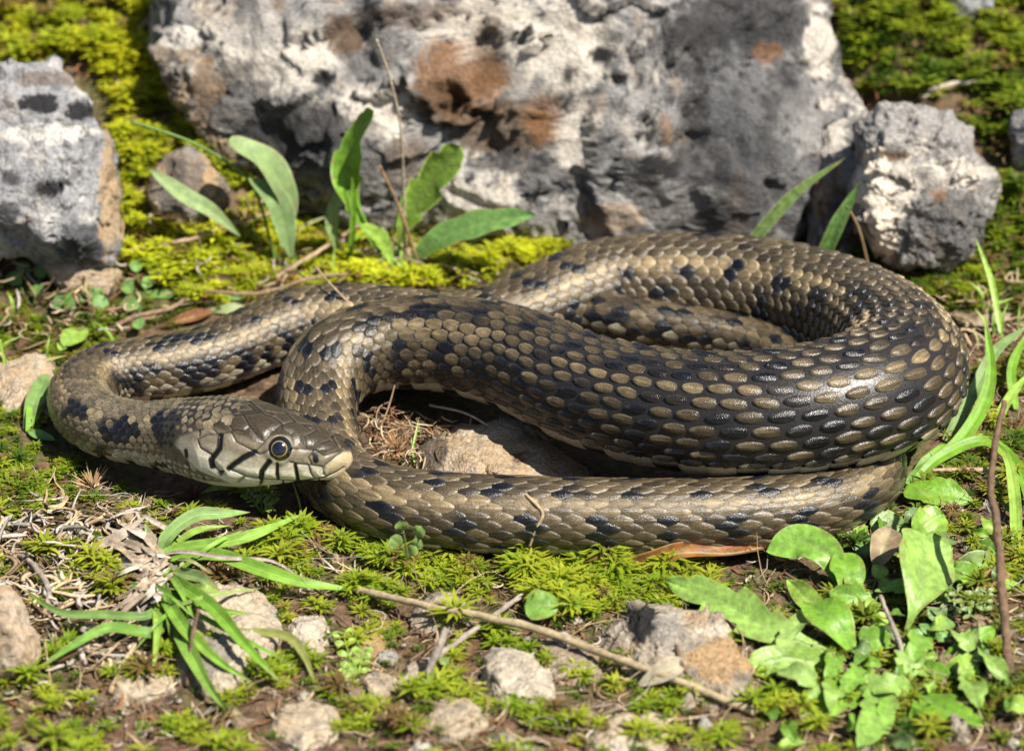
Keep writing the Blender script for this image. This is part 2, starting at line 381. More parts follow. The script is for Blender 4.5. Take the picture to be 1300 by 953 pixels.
rock('small white pitted stone beside the grass tuft', [(363, 787), (380, 770), (411, 778), (420, 806), (396, 828), (366, 818)], (392, 826), 22, n=26, seed=12, pal=(.8, .4, .2, .2), base_col=(.45, .41, .36), flat=20, group='stones in front of the snake')
rock('brownish-grey stone crossed by the long dry straw', [(518, 772), (545, 750), (587, 747), (603, 775), (594, 800), (550, 806), (520, 800)], (560, 802), 26, n=30, seed=13, pal=(.5, .5, .5, .4), base_col=(.3, .26, .22), flat=16, group='stones in front of the snake')
rock('ochre stone lump sunk in bare soil', [(438, 802), (470, 785), (507, 790), (503, 822), (470, 840), (440, 832)], (470, 836), 22, n=26, seed=14, pal=(.2, .2, .9, .1), base_col=(.32, .22, .12), flat=14, group='stones in front of the snake')
rock('pointed white-faced stone below the forked twig', [(608, 840), (640, 808), (672, 825), (708, 872), (704, 905), (606, 905)], (655, 895), 30, n=32, seed=15, pal=(.8, .3, .2, .2), base_col=(.42, .39, .34), flat=24, group='stones in front of the snake')
rock('dark streaky stone wedged behind the pointed white one', [(648, 802), (700, 799), (752, 815), (795, 852), (765, 875), (690, 860)], (720, 862), 24, n=30, seed=16, pal=(.3, .7, .5, .4), base_col=(.26, .21, .17), flat=18, group='stones in front of the snake')
rock('grey and ochre stone with black lichen patch below the fallen brown leaf',
     [(758, 802), (762, 766), (820, 757), (872, 764), (932, 788), (968, 820), (985, 862), (945, 900), (860, 905), (795, 860)], (870, 892), 52, n=60, seed=17, rough=.12, pal=(.4, .4, .7, .2), base_col=(.3, .27, .23),
     blobs=[(815, 790, 24, 24, BLK, 1), (785, 775, 14, 16, DGREY, .8), (920, 835, 45, 30, TAN, .8), (915, 800, 30, 8, WHITE, .7), (850, 800, 20, 25, LGREY, .7)], flat=34, group='stones in front of the snake')
for lab, pl, bs, sd_ in (('small pale pebble beside the twig fork foot', [(508, 850), (525, 838), (545, 842), (548, 862), (525, 870), (510, 865)], (528, 868), 21),
                         ('flat whitish stone near the grass tuft foot', [(130, 858), (170, 842), (215, 850), (225, 880), (170, 895), (132, 885)], (175, 890), 22),
                         ('rounded tan stone before the pointed white one', [(540, 900), (580, 880), (620, 895), (625, 935), (575, 950), (540, 935)], (580, 946), 23),
                         ('grey stone before the black lichen stone', [(740, 915), (790, 895), (850, 905), (865, 950), (800, 970), (745, 955)], (800, 965), 24),
                         ('low buff stone on bare soil before the tuft', [(330, 905), (380, 885), (430, 900), (440, 935), (380, 950), (335, 935)], (385, 946), 25),
                         ('whitish chip at the foot of the ochre stone', [(455, 862), (480, 850), (505, 858), (505, 880), (478, 886), (456, 880)], (480, 884), 26)):
    rock(lab, pl, bs, 20, n=26, seed=sd_, pal=(.6, .4, .4, .2), base_col=(.4, .35, .28), flat=13, group='stones in front of the snake')
st = rock('weathered stump of pale dead root among dry litter', [(-30, 752), (10, 742), (28, 770), (42, 795), (52, 832), (44, 858), (-30, 866)], (15, 858), 26, n=40, seed=31, rough=.14, pal=(.3, .1, .8, .05), base_col=(.34, .26, .18), name='stump', mat=M_wood, group=None)

# ----------------------------------------------------------------------------
# the snake : px, py of the axis in the picture plane, radius, lift above ground
# ----------------------------------------------------------------------------
HEADW = np.array([(0, 2, 2), (2, 10, 9.5), (5, 15.5, 14.5), (11, 21, 20), (22, 26, 25), (38, 31, 30), (55, 36, 35), (75, 42, 40), (98, 49, 45), (122, 55, 49), (150, 57, 50), (178, 52, 49), (205, 46, 46), (232, 43, 44), (260, 42, 43)])
SN = [(438, 589, 8, 66), (426, 583, 22, 66), (408, 578, 29, 65), (388, 573, 36, 64), (348, 567, 46, 60), (318, 563, 50, 56), (285, 559, 49, 51), (238, 554, 44, 42), (200, 552, 42, 34), (165, 549, 42, 26),
      (130, 540, 42, 19), (106, 520, 42, 10), (106, 494, 42, 6), (136, 476, 42, 4), (200, 468, 43, 2), (270, 454, 44, 2), (328, 430, 46, 2), (380, 411, 48, 2), (450, 408, 50, 2), (540, 420, 54, 0), (620, 418, 56, 0), (700, 388, 60, 0), (770, 364, 63, 0), (850, 360, 66, 0),
      (930, 364, 68, 0), (1010, 378, 70, 2), (1080, 404, 75, 10), (1128, 437, 80, 25), (1144, 472, 84, 40), (1112, 500, 87, 48), (1040, 520, 86, 48), (950, 529, 84, 44), (850, 522, 80, 38), (750, 499, 75, 32), (650, 456, 69, 28), (560, 438, 64, 26), (480, 441, 60, 22), (424, 463, 58, 16), (403, 505, 53, 2), (408, 558, 50, -6), (430, 608, 50, -4), (485, 638, 52, 0),
      (560, 650, 53, 0), (700, 656, 53, 0), (850, 657, 51, 0), (980, 650, 48, 0), (1060, 635, 45, 0), (1108, 604, 42, 0), (1100, 560, 39, 0), (1040, 490, 34, 4), (985, 448, 31, 14), (935, 428, 29, 22), (870, 417, 30, 24), (795, 407, 31, 24), (720, 394, 30, 22), (676, 390, 28, 14), (640, 372, 20, 0), (650, 352, 14, -6), (648, 340, 10, -6), (618, 331, 7, -4), (585, 325, 4, -3), (562, 322, 1.5, -3)]
SN = np.array(SN, float)
cen = []
for k_, (x_, y_, r_, l_) in enumerate(SN):
    r_ = r_ * np.linalg.norm(at_z(x_, y_, r_) - CAM) / F * 0.955; SN[k_, 2] = r_
    z_ = r_ * 0.96 + l_
    p_ = at_z(x_, y_, z_)
    if p_[0] > 420 and p_[1] > 150: p_ = at_z(x_, y_, z_ + 4)
    cen.append(p_)
cen = np.array(cen)
def catmull(Pts, per=24):
    Pts = np.asarray(Pts, float); n = len(Pts)
    if n == 2: 
        t = np.linspace(0, 1, per)[:, None]; return Pts[0] * (1 - t) + Pts[1] * t
    E = np.vstack([2 * Pts[0] - Pts[1], Pts, 2 * Pts[-1] - Pts[-2]])
    out = []
    for i in range(n - 1):
        p0, p1, p2, p3 = E[i:i + 4]
        dd = [max(np.linalg.norm(b[:3] - a[:3]), 1e-6) ** .5 for a, b in ((p0, p1), (p1, p2), (p2, p3))]
        t0 = 0; t1 = dd[0]; t2 = t1 + dd[1]; t3 = t2 + dd[2]
        t = np.linspace(t1, t2, per, endpoint=(i == n - 2))[:, None]
        A1 = (t1 - t) / (t1 - t0) * p0 + (t - t0) / (t1 - t0) * p1; A2 = (t2 - t) / (t2 - t1) * p1 + (t - t1) / (t2 - t1) * p2; A3 = (t3 - t) / (t3 - t2) * p2 + (t - t2) / (t3 - t2) * p3
        B1 = (t2 - t) / (t2 - t0) * A1 + (t - t0) / (t2 - t0) * A2; B2 = (t3 - t) / (t3 - t1) * A2 + (t - t1) / (t3 - t1) * A3
        out.append((t2 - t) / (t2 - t1) * B1 + (t - t1) / (t2 - t1) * B2)
    return np.vstack(out)
def resample(C, step):
    s = np.concatenate([[0], np.cumsum(np.linalg.norm(np.diff(C[:, :3], axis=0), axis=1))])
    n = max(3, int(s[-1] / step) + 1); q = np.linspace(0, s[-1], n)
    return np.stack([np.interp(q, s, C[:, k]) for k in range(C.shape[1])], 1), q
idx = np.arange(len(SN), dtype=float)
SC, SS = resample(catmull(np.column_stack([cen, SN[:, 2], idx]), 30), 3.0)
ker = np.hanning(23); ker /= ker.sum()
def smooth1(a, k):
    h = len(k) // 2; e = np.concatenate([2 * a[0] - a[h:0:-1], a, 2 * a[-1] - a[-2:-h - 2:-1]]); return np.convolve(e, k, 'valid')
for k in range(4): SC[:, k] = smooth1(SC[:, k], ker)
tan = np.gradient(SC[:, :3], axis=0); tan /= np.linalg.norm(tan, axis=1)[:, None]
bi = np.cross(tan, [0, 0, 1.0]); bi /= np.linalg.norm(bi, axis=1)[:, None]
for k in range(3): bi[:, k] = smooth1(bi[:, k], ker)
bi /= np.linalg.norm(bi, axis=1)[:, None]
nr = np.cross(bi, tan)
SL = SS[-1]
def samp(s):
    s = np.asarray(s, float)
    f = lambda A: np.stack([np.interp(s, SS, A[:, k]) for k in range(A.shape[1])], -1)
    return f(SC), f(tan), f(bi), f(nr)
def idx_to_s(i): return float(np.interp(i, SC[:, 4], SS))
S_HEADEND = 214.0
def surf(s, th, off=0.0):
    """point and normal on the body surface; th = 0 is the back, +th towards bi"""
    c, t, b, n = samp(s)
    r = c[..., 3]
    k = sstep(225, 290, s)
    wd = np.interp(s, HEADW[:, 0], HEADW[:, 1]) * (1 - k) + r * 1.02 * k
    hg = np.interp(s, HEADW[:, 0], HEADW[:, 2]) * (1 - k) + r * k
    co, si = np.cos(th), np.sin(th)
    ex = lerp(0.86, 1.0, k)                                # squarer head
    ax = np.sign(si) * np.abs(si) ** ex * wd
    az = np.sign(co) * np.abs(co) ** ex * hg
    az = np.where(co < 0, az * lerp(0.92, 0.90, k), az * lerp(0.95, 1.0, k))
    p = c[..., :3] + b * ax[..., None] + n * az[..., None]
    nv = b * (np.sign(si) * np.abs(si) / wd)[..., None] + n * (co / hg)[..., None]
    nv /= np.linalg.norm(nv, axis=-1)[..., None]
    return p + nv * np.asarray(off)[..., None] if np.ndim(off) else p + nv * off, nv

snake_root = empty('snake', (cen[28][0] * .5, -200, 0))
props(snake_root, 'olive-brown snake with black blotches and pale stripes lying coiled on the ground', 'snake')

# --- body skin : head and body in one loft
NR = 220
s_head = np.concatenate([np.array([0.3, .8, 1.5, 2.2]), np.arange(3.0, 245, 0.75)]); s_body = np.arange(247, SL, 5.0)
s_all = np.concatenate([s_head, s_body, [SL]])
th = np.linspace(-math.pi, math.pi, NR, endpoint=False)
Sg, Tg = np.meshgrid(s_all, th, indexing='ij')
Pb, Nb = surf(Sg.ravel(), Tg.ravel())
cs_, ts_, bs_, ns_ = samp(Sg.ravel())
# near side mirror (towards the camera) so both sides carry the same shields
lat = np.einsum('ij,ij->i', Pb - cs_[:, :3], bs_)
side = np.sign(np.einsum('ij,j->i', bs_, np.array([0, -1.0, 0.0])))
Pm = Pb - bs_ * (np.where(lat * side < 0, 2 * lat, 0))[:, None]
zx, zy = proj(Pm); zx = (zx - 220) * 5.4167; zy = (zy - 490) * 5.4167
def seg_dist(px, py, line):
    best = np.full(px.shape, 1e9)
    for (x0, y0), (x1, y1) in zip(line[:-1], line[1:]):
        dx, dy = x1 - x0, y1 - y0
        t = np.clip(((px - x0) * dx + (py - y0) * dy) / (dx * dx + dy * dy), 0, 1)
        best = np.minimum(best, np.hypot(px - x0 - t * dx, py - y0 - t * dy))
    return best
seams = [[(1172, 558), (1120, 592), (1030, 632), (940, 646), (860, 655), (750, 650), (620, 640), (500, 618), (440, 592), (380, 570)],
         [(1040, 555), (960, 545), (850, 535), (800, 520)], [(1025, 560), (1040, 610)], [(930, 545), (945, 600), (970, 630)], [(835, 535), (850, 600), (862, 650)], [(715, 525), (715, 600), (725, 640)], [(665, 510), (610, 590), (605, 630)],
         [(560, 455), (480, 490), (385, 560)], [(325, 335), (315, 430), (265, 500), (275, 545), (340, 600)], [(940, 645), (945, 672)], [(860, 655), (865, 690)], [(755, 650), (757, 680)], [(620, 640), (600, 680)], [(490, 620), (445, 662)], [(1000, 640), (1010, 662)],
         [(1165, 440), (1100, 497), (1040, 545), (1028, 610)], [(980, 440), (1040, 478), (1110, 452), (1148, 440)], [(980, 440), (930, 490), (950, 540)], [(820, 430), (900, 432), (985, 445)], [(905, 345), (905, 400), (920, 435)],
         [(640, 360), (680, 308), (745, 290), (810, 330), (830, 400)], [(680, 305), (755, 262), (860, 240), (945, 300)], [(850, 240), (900, 212), (1020, 268), (1035, 290)], [(905, 345), (950, 325), (1020, 287), (1075, 325), (1140, 420)], [(980, 440), (1020, 395), (1080, 372)],
         [(480, 190), (520, 262), (580, 342), (622, 382)], [(480, 190), (600, 180), (700, 220), (755, 262)], [(745, 290), (757, 262)], [(390, 205), (385, 260), (410, 300), (490, 305), (520, 280)], [(250, 270), (310, 215), (390, 205), (480, 190)], [(250, 270), (310, 330), (400, 312)],
         [(400, 318), (430, 380), (560, 452), (622, 390)], [(170, 365), (230, 332), (310, 330)], [(165, 370), (185, 425), (260, 470), (265, 500)], [(180, 290), (178, 340)], [(180, 290), (250, 270)], [(622, 382), (640, 360)], [(660, 440), (600, 470), (560, 455)],
         [(590, 110), (585, 178)], [(460, 175), (590, 165)]]
bars = [([(328, 338), (318, 430), (262, 505), (272, 548)], 22), ([(560, 452), (480, 492), (385, 562)], 22), ([(662, 515), (612, 580), (604, 628)], 21), ([(716, 535), (714, 600), (722, 638)], 14), ([(838, 540), (850, 600), (860, 655)], 14), ([(320, 592), (345, 582), (330, 605)], 9),
        ([(975, 475), (980, 510)], 20), ([(610, 650), (600, 665)], 10), ([(752, 655), (757, 668)], 6), ([(932, 545), (942, 600)], 4), ([(205, 625), (215, 632)], 9), ([(90, 440), (95, 480)], 14), ([(95, 520), (110, 560)], 12)]
ish = Sg.ravel() < 236
dmin = np.full(len(Pb), 1e9)
for L_ in seams: dmin[ish] = np.minimum(dmin[ish], seg_dist(zx[ish], zy[ish], L_))
fade = sstep(232, 205, Sg.ravel())
# crown / side / lip colouring
crownx = np.array([0, 250, 420, 600, 650, 820, 920, 1000, 1140, 1300]); crowny = np.array([240, 275, 330, 390, 345, 350, 440, 465, 440, 430])
creamx = np.array([0, 270, 400, 480, 600, 700, 860, 1030, 1200]); creamy = np.array([400, 490, 530, 552, 560, 572, 590, 585, 540])
yc_ = np.interp(zx, crownx, crowny); yl_ = np.interp(zx, creamx, creamy)
hc = np.tile(np.array([0.042, 0.032, 0.019]), (len(Pb), 1))
hn = fbm(Pm, 12, 3, off=2.0)
hc = cmix(hc, (0.18, 0.15, 0.102), sstep(-22, 30, zy - yc_ + hn * 18))
hc = cmix(hc, (0.46, 0.42, 0.32), sstep(0.45, 0.95, (zy - yc_) / np.maximum(yl_ - yc_, 30) + hn * .12))
hc = cmix(hc, (0.78, 0.73, 0.58), sstep(-14, 14, zy - yl_ + hn * 8))
hc = cmix(hc, (0.42, 0.34, 0.20), sstep(1035, 1075, zx) * sstep(0, 20, zy - np.interp(zx, [1030, 1100, 1165], [545, 497, 445])) * sstep(640, 590, zy))
hc = cmix(hc, (0.012, 0.010, 0.008), sstep(6.5, 2.5, dmin) * fade * .8)
hc = cmix(hc, (0.20, 0.17, 0.12), sstep(7, 9, dmin) * sstep(15, 10, dmin) * fade * .35)
for L_, wd_ in bars:
    dd = np.full(len(Pb), 1e9); dd[ish] = seg_dist(zx[ish], zy[ish], L_)
    hc = cmix(hc, (0.008, 0.008, 0.009), sstep(wd_ + 3, wd_ - 4, dd + hn * 3))
skinc = np.tile(np.array([0.020, 0.018, 0.018]), (len(Pb), 1))
_st = np.interp(np.degrees(np.abs(Tg.ravel())), [0, 22, 45, 62, 75, 100, 112, 125], [122, 124, 142, 174, 184, 152, 130, 120])
ks = sstep(_st - 3, _st + 6, Sg.ravel()) * sstep(128, 116, np.degrees(np.abs(Tg.ravel()))) * .85 + .15 * sstep(200, 240, Sg.ravel())
bc = hc * (1 - ks[:, None]) + skinc * ks[:, None]
# belly of head cream
relief = (-1.2 * sstep(10, 3, dmin) + 0.9 * sstep(6, 40, np.minimum(dmin, 40))) * fade * ish
EYE = np.array([735.0, 430.0])
de = np.hypot(zx - EYE[0], zy - EYE[1])
relief = relief + np.where(ish, 2.2 * sstep(130, 85, de) * sstep(60, 80, de) - 2.5 * sstep(80, 65, de), 0)
bc = cmix(bc, (0.012, 0.010, 0.008), np.where(ish, sstep(86, 76, de), 0))
Pb = Pb + Nb * relief[:, None]
body = mk('body', np.vstack([Pb, [SC[0, :3] - tan[0] * 0.3], [SC[-1, :3]]]),
          [grid_faces(len(s_all), NR, True), np.array([[len(Pb), (j + 1) % NR, j] for j in range(NR)]), np.array([[len(Pb) + 1, len(Pb) - NR + j, len(Pb) - NR + (j + 1) % NR] for j in range(NR)])],
          M_skin, snake_root, np.vstack([bc, bc[:1], bc[-1:]]))

# --- scales
I = SN[:, 0]
ia = np.arange(len(SN))
L_tab = np.interp
def spacing(s):
    i = np.interp(s, SS, SC[:, 4])
    return np.interp(i, [5, 7, 10, 15, 20, 25, 29, 34, 37, 40, 43, 47, 50, 54, 58, 61], [10, 11.5, 13.5, 16, 20, 23, 27.5, 27.5, 24, 24, 26, 24, 22, 22, 14, 7])
def stretch(s):
    i = np.interp(s, SS, SC[:, 4])
    return np.interp(i, [24, 27, 29, 33, 35, 36.5], [0, .6, 1, 1, .45, 0.0])
OLIVE, OL2, STRIPE, BLACK, CREAM = np.array((0.122, 0.090, 0.048)), np.array((0.055, 0.040, 0.023)), np.array((0.36, 0.27, 0.145)), np.array((0.007, 0.0075, 0.011)), np.array((0.50, 0.46, 0.34))
blot = [(150, 545, 22, 16, 7, 12), (216, 543, 20, 22, 6.5, 11), (130, 575, 12, 12, 7, 12), (95, 520, 14, 12, 9, 13), (200, 595, 14, 8, 7, 10), (190, 470, 10, 9, 12, 18), (265, 468, 16, 14, 12, 18), (310, 465, 10, 10, 12, 18), (335, 490, 10, 16, 12, 18), (338, 450, 10, 10, 12, 18), (155, 485, 12, 7, 11, 16), (235, 430, 30, 5, 12, 18),
        (690, 385, 6, 12, 52, 58), (715, 390, 6, 14, 52, 58), (755, 397, 8, 12, 52, 58), (795, 400, 9, 12, 52, 58), (845, 405, 8, 14, 52, 58), (870, 430, 14, 8, 51, 58), (800, 425, 14, 8, 51, 58), (745, 418, 14, 8, 51, 58),
        (990, 355, 12, 16, 21, 28), (1040, 378, 10, 16, 21, 28), (1012, 395, 10, 10, 21, 28), (965, 390, 8, 16, 21, 28), (1082, 392, 11, 13, 21, 28), (1090, 375, 14, 7, 21, 28), (930, 408, 7, 16, 21, 28), (985, 420, 6, 14, 21, 28), (862, 342, 12, 7, 21, 28), (793, 346, 8, 8, 21, 28), (838, 367, 14, 8, 21, 28), (900, 298, 20, 4, 21, 28), (785, 375, 6, 10, 21, 28), (930, 340, 12, 10, 21, 28)]
def pattern(s, a, P, jit):
    jit = np.asarray(jit)
    """a = |angle from the back| in degrees, per vertex; jit = per-scale random"""
    i = np.interp(s, SS, SC[:, 4])
    st = np.exp(-((a - 42) / 9.0) ** 2)
    c = cmix(np.tile(OLIVE, (len(s), 1)), OL2, np.clip(jit, 0, 1))
    c = cmix(c, STRIPE, st * .9 * np.interp(i, [27, 29, 34, 36, 48, 50], [1, .55, .55, .9, .9, .1]))
    c = cmix(c, (0.17, 0.13, 0.07), sstep(82, 112, a) * .6)
    # belly edge paler
    c = cmix(c, CREAM * .7, sstep(108, 124, a) * .8)
    c = cmix(c, CREAM, sstep(84, 100, a) * sstep(10.5, 8.5, i) * .85)
    c = cmix(c, CREAM * .8, sstep(90, 104, a) * sstep(11, 13, i) * sstep(28, 26, i) * .8)
    c = cmix(c, CREAM * .62, sstep(70, 95, a) * sstep(49.5, 50.5, i) * .8)
    lt = sstep(13, 9, i) * sstep(100, 80, a)       # neck greyer
    c = cmix(c, (0.20, 0.165, 0.11), lt * .55)
    per = np.interp(i, [6, 16, 24, 30, 36, 46, 60], [58, 62, 62, 84, 72, 74, 44])
    ph = np.interp(s, SS, PHASE)
    w1 = np.abs((ph + jit * .06) % 1 - .5) * 2; w2 = np.abs((ph + .5 + jit * .06) % 1 - .5) * 2
    gen = sstep(11.5, 12.5, i)
    expl = ((i > 21.5) & (i < 27))
    gen = gen * np.where(expl, 0.15, 1.0)
    bar = sstep(.66, .75, w1) * sstep(50, 56, a) * sstep(122, 112, a)
    dot = sstep(.66, .8, w2) * sstep(6, 11, a) * sstep(36, 30, a)
    low = sstep(.72, .82, w2) * sstep(98, 104, a) 
    blk = np.maximum(np.maximum(bar, dot), low * .9) * gen
    blk = np.maximum(blk, sstep(.80, .86, jit) * .85 * np.interp(i, [26, 29, 36, 38], [.25, 1, 1, .25]) * (a > 12))
    px, py = proj(P)
    near_ = np.zeros(len(s)); bn = fbm(P, 13, 2, off=4.1)
    for bx, by, rx, ry, i0, i1 in blot:
        near_ = np.maximum(near_, sstep(1.35, .95, ((px - bx) / rx) ** 2 + ((py - by) / ry) ** 2 + jit * .7 - .2 + .9 * bn) * (i > i0) * (i < i1))
    return cmix(c, BLACK, np.clip(np.maximum(blk, near_), 0, 1))
_per = np.interp(SC[:, 4], [6, 16, 24, 30, 36, 46, 60], [60, 64, 64, 86, 74, 74, 44])
PHASE = np.concatenate([[0], np.cumsum(np.diff(SS) / _per[1:])])
# column positions along the body
cols_s = [112.0]
while cols_s[-1] < SL - 12: cols_s.append(cols_s[-1] + float(spacing(cols_s[-1])))
cols_s = np.array(cols_s)
colfrac = np.arange(len(cols_s))
def frac_to_s(f): return np.interp(f, colfrac, cols_s)
qv = np.array([0, .12, .30, .5, .70, .86, .96, 1.0]); hq = np.array([-.55, -.05, .35, .68, .92, 1.0, .82, -.25])
pv = np.array([-1, -.82, -.42, -.07, .07, .42, .82, 1]); hp = np.array([-.25, .72, .86, 1.30, 1.30, .86, .72, -.25])
w_dia = np.array([.12, .42, .78, 1.0, .86, .55, .28, .05]); w_oval = np.array([.08, .45, .82, 1.0, .93, .66, .36, .05])
acc = Acc(); gf = grid_faces(len(qv), len(pv)); nq, npv = len(qv), len(pv)
srng = np.random.default_rng(11)
S_TAILROW = idx_to_s(48.4)
HH = np.outer(hq, hp); HH = np.where((hq[:, None] < 0) | (hp[None, :] < 0), -.35, HH)
rec = []
half = math.radians(119)
for zone in (0, 1):
    rows = 19 if zone == 0 else 11
    for ci in range(len(cols_s) - 1):
        if (cols_s[ci] > S_TAILROW) != bool(zone): continue
        for ri in range(rows): rec.append((ci + (0.5 if ri % 2 else 0.0), -half + (ri + .5) * 2 * half / rows, 2 * half / rows))
rec = np.array(rec); s0 = frac_to_s(rec[:, 0]); _ok = s0 > np.interp(np.degrees(np.abs(rec[:, 1])), [0, 22, 45, 62, 75, 100, 112, 125], [122, 124, 142, 174, 184, 152, 130, 120]); rec, s0 = rec[_ok], s0[_ok]; rec = rec[s0 < SL - 14]; s0 = s0[s0 < SL - 14]
NS = len(s0); Lc = spacing(s0); stv = stretch(s0); rr = np.interp(s0, SS, SC[:, 3]); thc = rec[:, 1]; dth = rec[:, 2]
ln = Lc * lerp(1.5, 1.08, stv) * srng.uniform(.95, 1.05, NS)
wd = dth * .5 * lerp(1.75, .90, stv) * srng.uniform(.93, 1.07, NS)
prow = lerp(w_dia[None], w_oval[None], np.clip(.25 + stv * .75, 0, 1)[:, None])
sv = s0[:, None, None] + (qv[None, :, None] - .5) * ln[:, None, None] + srng.uniform(-.7, .7, NS)[:, None, None] + np.zeros((1, 1, npv))
tv = thc[:, None, None] + pv[None, None, :] * prow[:, :, None] * wd[:, None, None] + srng.normal(0, .008, NS)[:, None, None]
# slight skew of each scale
tv = tv + (qv[None, :, None] - .5) * srng.normal(0, .02, NS)[:, None, None]
H = np.maximum(1.0, lerp(.030, .038, stv) * rr * (dth / .23) * srng.uniform(.8, 1.25, NS))
Hv = HH[None] * H[:, None, None]
Ps, _ = surf(np.clip(sv.ravel(), 1, SL - 1), tv.ravel(), Hv.ravel())
jit = np.repeat(srng.uniform(-.3, 1.0, NS), nq * npv)
av = np.abs(np.degrees(tv)) * .15 + .85 * np.abs(np.degrees(thc))[:, None, None]
sp_ = sv * .15 + .85 * s0[:, None, None]
Pcn = np.repeat(Ps.reshape(NS, nq * npv, 3).mean(1), nq * npv, 0)
cc = pattern(sp_.ravel(), av.ravel(), Ps * .2 + Pcn * .8, jit)
PPg = np.broadcast_to(pv[None, None, :], sv.shape).ravel(); QQg = np.broadcast_to(qv[None, :, None], sv.shape).ravel()
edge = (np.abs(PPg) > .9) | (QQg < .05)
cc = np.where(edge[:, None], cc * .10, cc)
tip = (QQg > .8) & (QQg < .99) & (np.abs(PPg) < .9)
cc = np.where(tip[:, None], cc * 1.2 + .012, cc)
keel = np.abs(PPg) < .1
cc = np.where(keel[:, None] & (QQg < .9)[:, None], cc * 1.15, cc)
cc = cc * np.repeat(np.clip(srng.normal(1, .16, NS), .55, 1.5), nq * npv)[:, None]
fl = fbm(Ps, 5.0, 2, off=3.3); cc = cc * np.clip(1 + .75 * fl + .25 * fbm(Ps, 2.4, 1, off=7.1), .25, 1.7)[:, None]
cc = cc * (1 + srng.normal(0, .16, (NS, 1, npv)) + np.zeros((1, nq, 1))).reshape(-1)[:, None]
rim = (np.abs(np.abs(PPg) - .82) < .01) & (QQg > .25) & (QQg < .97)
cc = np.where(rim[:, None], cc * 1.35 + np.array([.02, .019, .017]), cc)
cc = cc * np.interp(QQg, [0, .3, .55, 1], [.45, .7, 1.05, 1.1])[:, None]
k_ = (np.arange(NS) * nq * npv)[:, None, None]
cc = cc * np.where(np.repeat(s0, nq * npv) > 420, .62, .80)[:, None]
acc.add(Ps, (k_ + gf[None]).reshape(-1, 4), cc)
# belly plates
qb = np.array([0, .2, .55, .85, .97, 1.0]); hb = np.array([-.6, .2, .7, 1.0, .9, -.2])
tb = np.linspace(-1, 1, 15)
gb_ = grid_faces(len(qb), len(tb))
for ci in range(len(cols_s) - 1):
    s0 = cols_s[ci]; Lc = float(spacing(s0)); rr = float(np.interp(s0, SS, SC[:, 3]))
    if s0 > SL - 16 or s0 < 150: continue
    Qb, Tb = np.meshgrid(qb, tb, indexing='ij')
    sv = (s0 + (Qb - .5) * Lc * 1.25).ravel(); tv = (math.pi + Tb * math.radians(65)).ravel()
    H = max(.5, .03 * rr)
    Ps, _ = surf(np.clip(sv, 1, SL - 1), tv, (np.repeat(hb, len(tb)) * H))
    cc = np.tile(CREAM, (len(Ps), 1)) * srng.uniform(.9, 1.05)
    blk = (ci % 3 == 0) * 1.0
    e = np.abs(Tb.ravel())
    cc = cmix(cc, BLACK, np.clip(sstep(.5, .62, e) * blk * sstep(1.02, .95, e) + sstep(.55, .4, e) * sstep(400, 900, np.full(len(e), s0)), 0, 1))
    acc.add(Ps, gb_, cc)
sc = acc.build('scales', M_scale, snake_root)
props(sc, kind='stuff')

# --- eyes
def uvsphere(c, r, ax, n=28, m=20, a0=0.0, a1=math.pi):
    ax = ax / np.linalg.norm(ax); u = np.cross(ax, [0, 0, 1.0]); u /= np.linalg.norm(u); v = np.cross(u, ax)
    al = np.linspace(a0, a1, m); ph = np.linspace(0, 2 * math.pi, n, endpoint=False)
    A, B = np.meshgrid(al, ph, indexing='ij')
    d = np.cos(A)[..., None] * ax + np.sin(A)[..., None] * (np.cos(B)[..., None] * u + np.sin(B)[..., None] * v)
    return (c + d * r).reshape(-1, 3), grid_faces(m, n, True)
ex_, ey_ = 220 + EYE[0] / 5.4167, 490 + EYE[1] / 5.4167
dist = np.hypot(*(np.array(proj(Pb[: len(s_head) * NR])) - np.array([[ex_], [ey_]])))
kk = int(np.argmin(dist + 1e4 * (np.einsum('ij,j->i', Nb[: len(s_head) * NR], -FWD) < 0)))
pe, ne, ce_, be_ = Pb[kk], Nb[kk], cs_[kk, :3], bs_[kk]
for sg in (1, -1):
    p_ = pe if sg == 1 else pe - 2 * np.dot(pe - ce_, be_) * be_
    n_ = ne if sg == 1 else ne - 2 * np.dot(ne, be_) * be_
    c_ = p_ - n_ * 6.5
    V_, F_ = uvsphere(c_, 15.2, n_)
    eye = mk('eye', V_, F_, M_eye, snake_root, np.tile((0.006, 0.005, 0.004), (len(V_), 1)))
    a_in, a_out = math.asin(8.0 / 15.2), math.asin(9.0 / 15.2)
    V_, F_ = uvsphere(c_, 15.5, n_, 40, 5, a_in, a_out)
    mk('iris_ring', V_, F_, M_eye, eye, np.tile((0.32, 0.22, 0.09), (len(V_), 1)), origin=ORG[eye])
    V_, F_ = uvsphere(c_, 15.45, n_, 40, 8, 0.01, a_in + .01)
    mk('pupil', V_, F_, M_eye, eye, np.tile((0.004, 0.008, 0.016), (len(V_), 1)), origin=ORG[eye])

SKIP = slice(None, None, 3)
def snake_hit(px, py, off=0.0):
    d = ray(px, py); t = np.arange(2800, 4600, 4.0); Pq = CAM + d[None] * t[:, None]
    C_ = SC[SKIP]
    for a in range(0, len(t), 25):
        dd = np.linalg.norm(Pq[a:a + 25, None, :] - C_[None, :, :3], axis=2) - (C_[None, :, 3] + off)
        k = np.argmax(dd.min(1) < 0)
        if dd.min(1)[k] < 0: return Pq[a + k]
    return G(px, py)

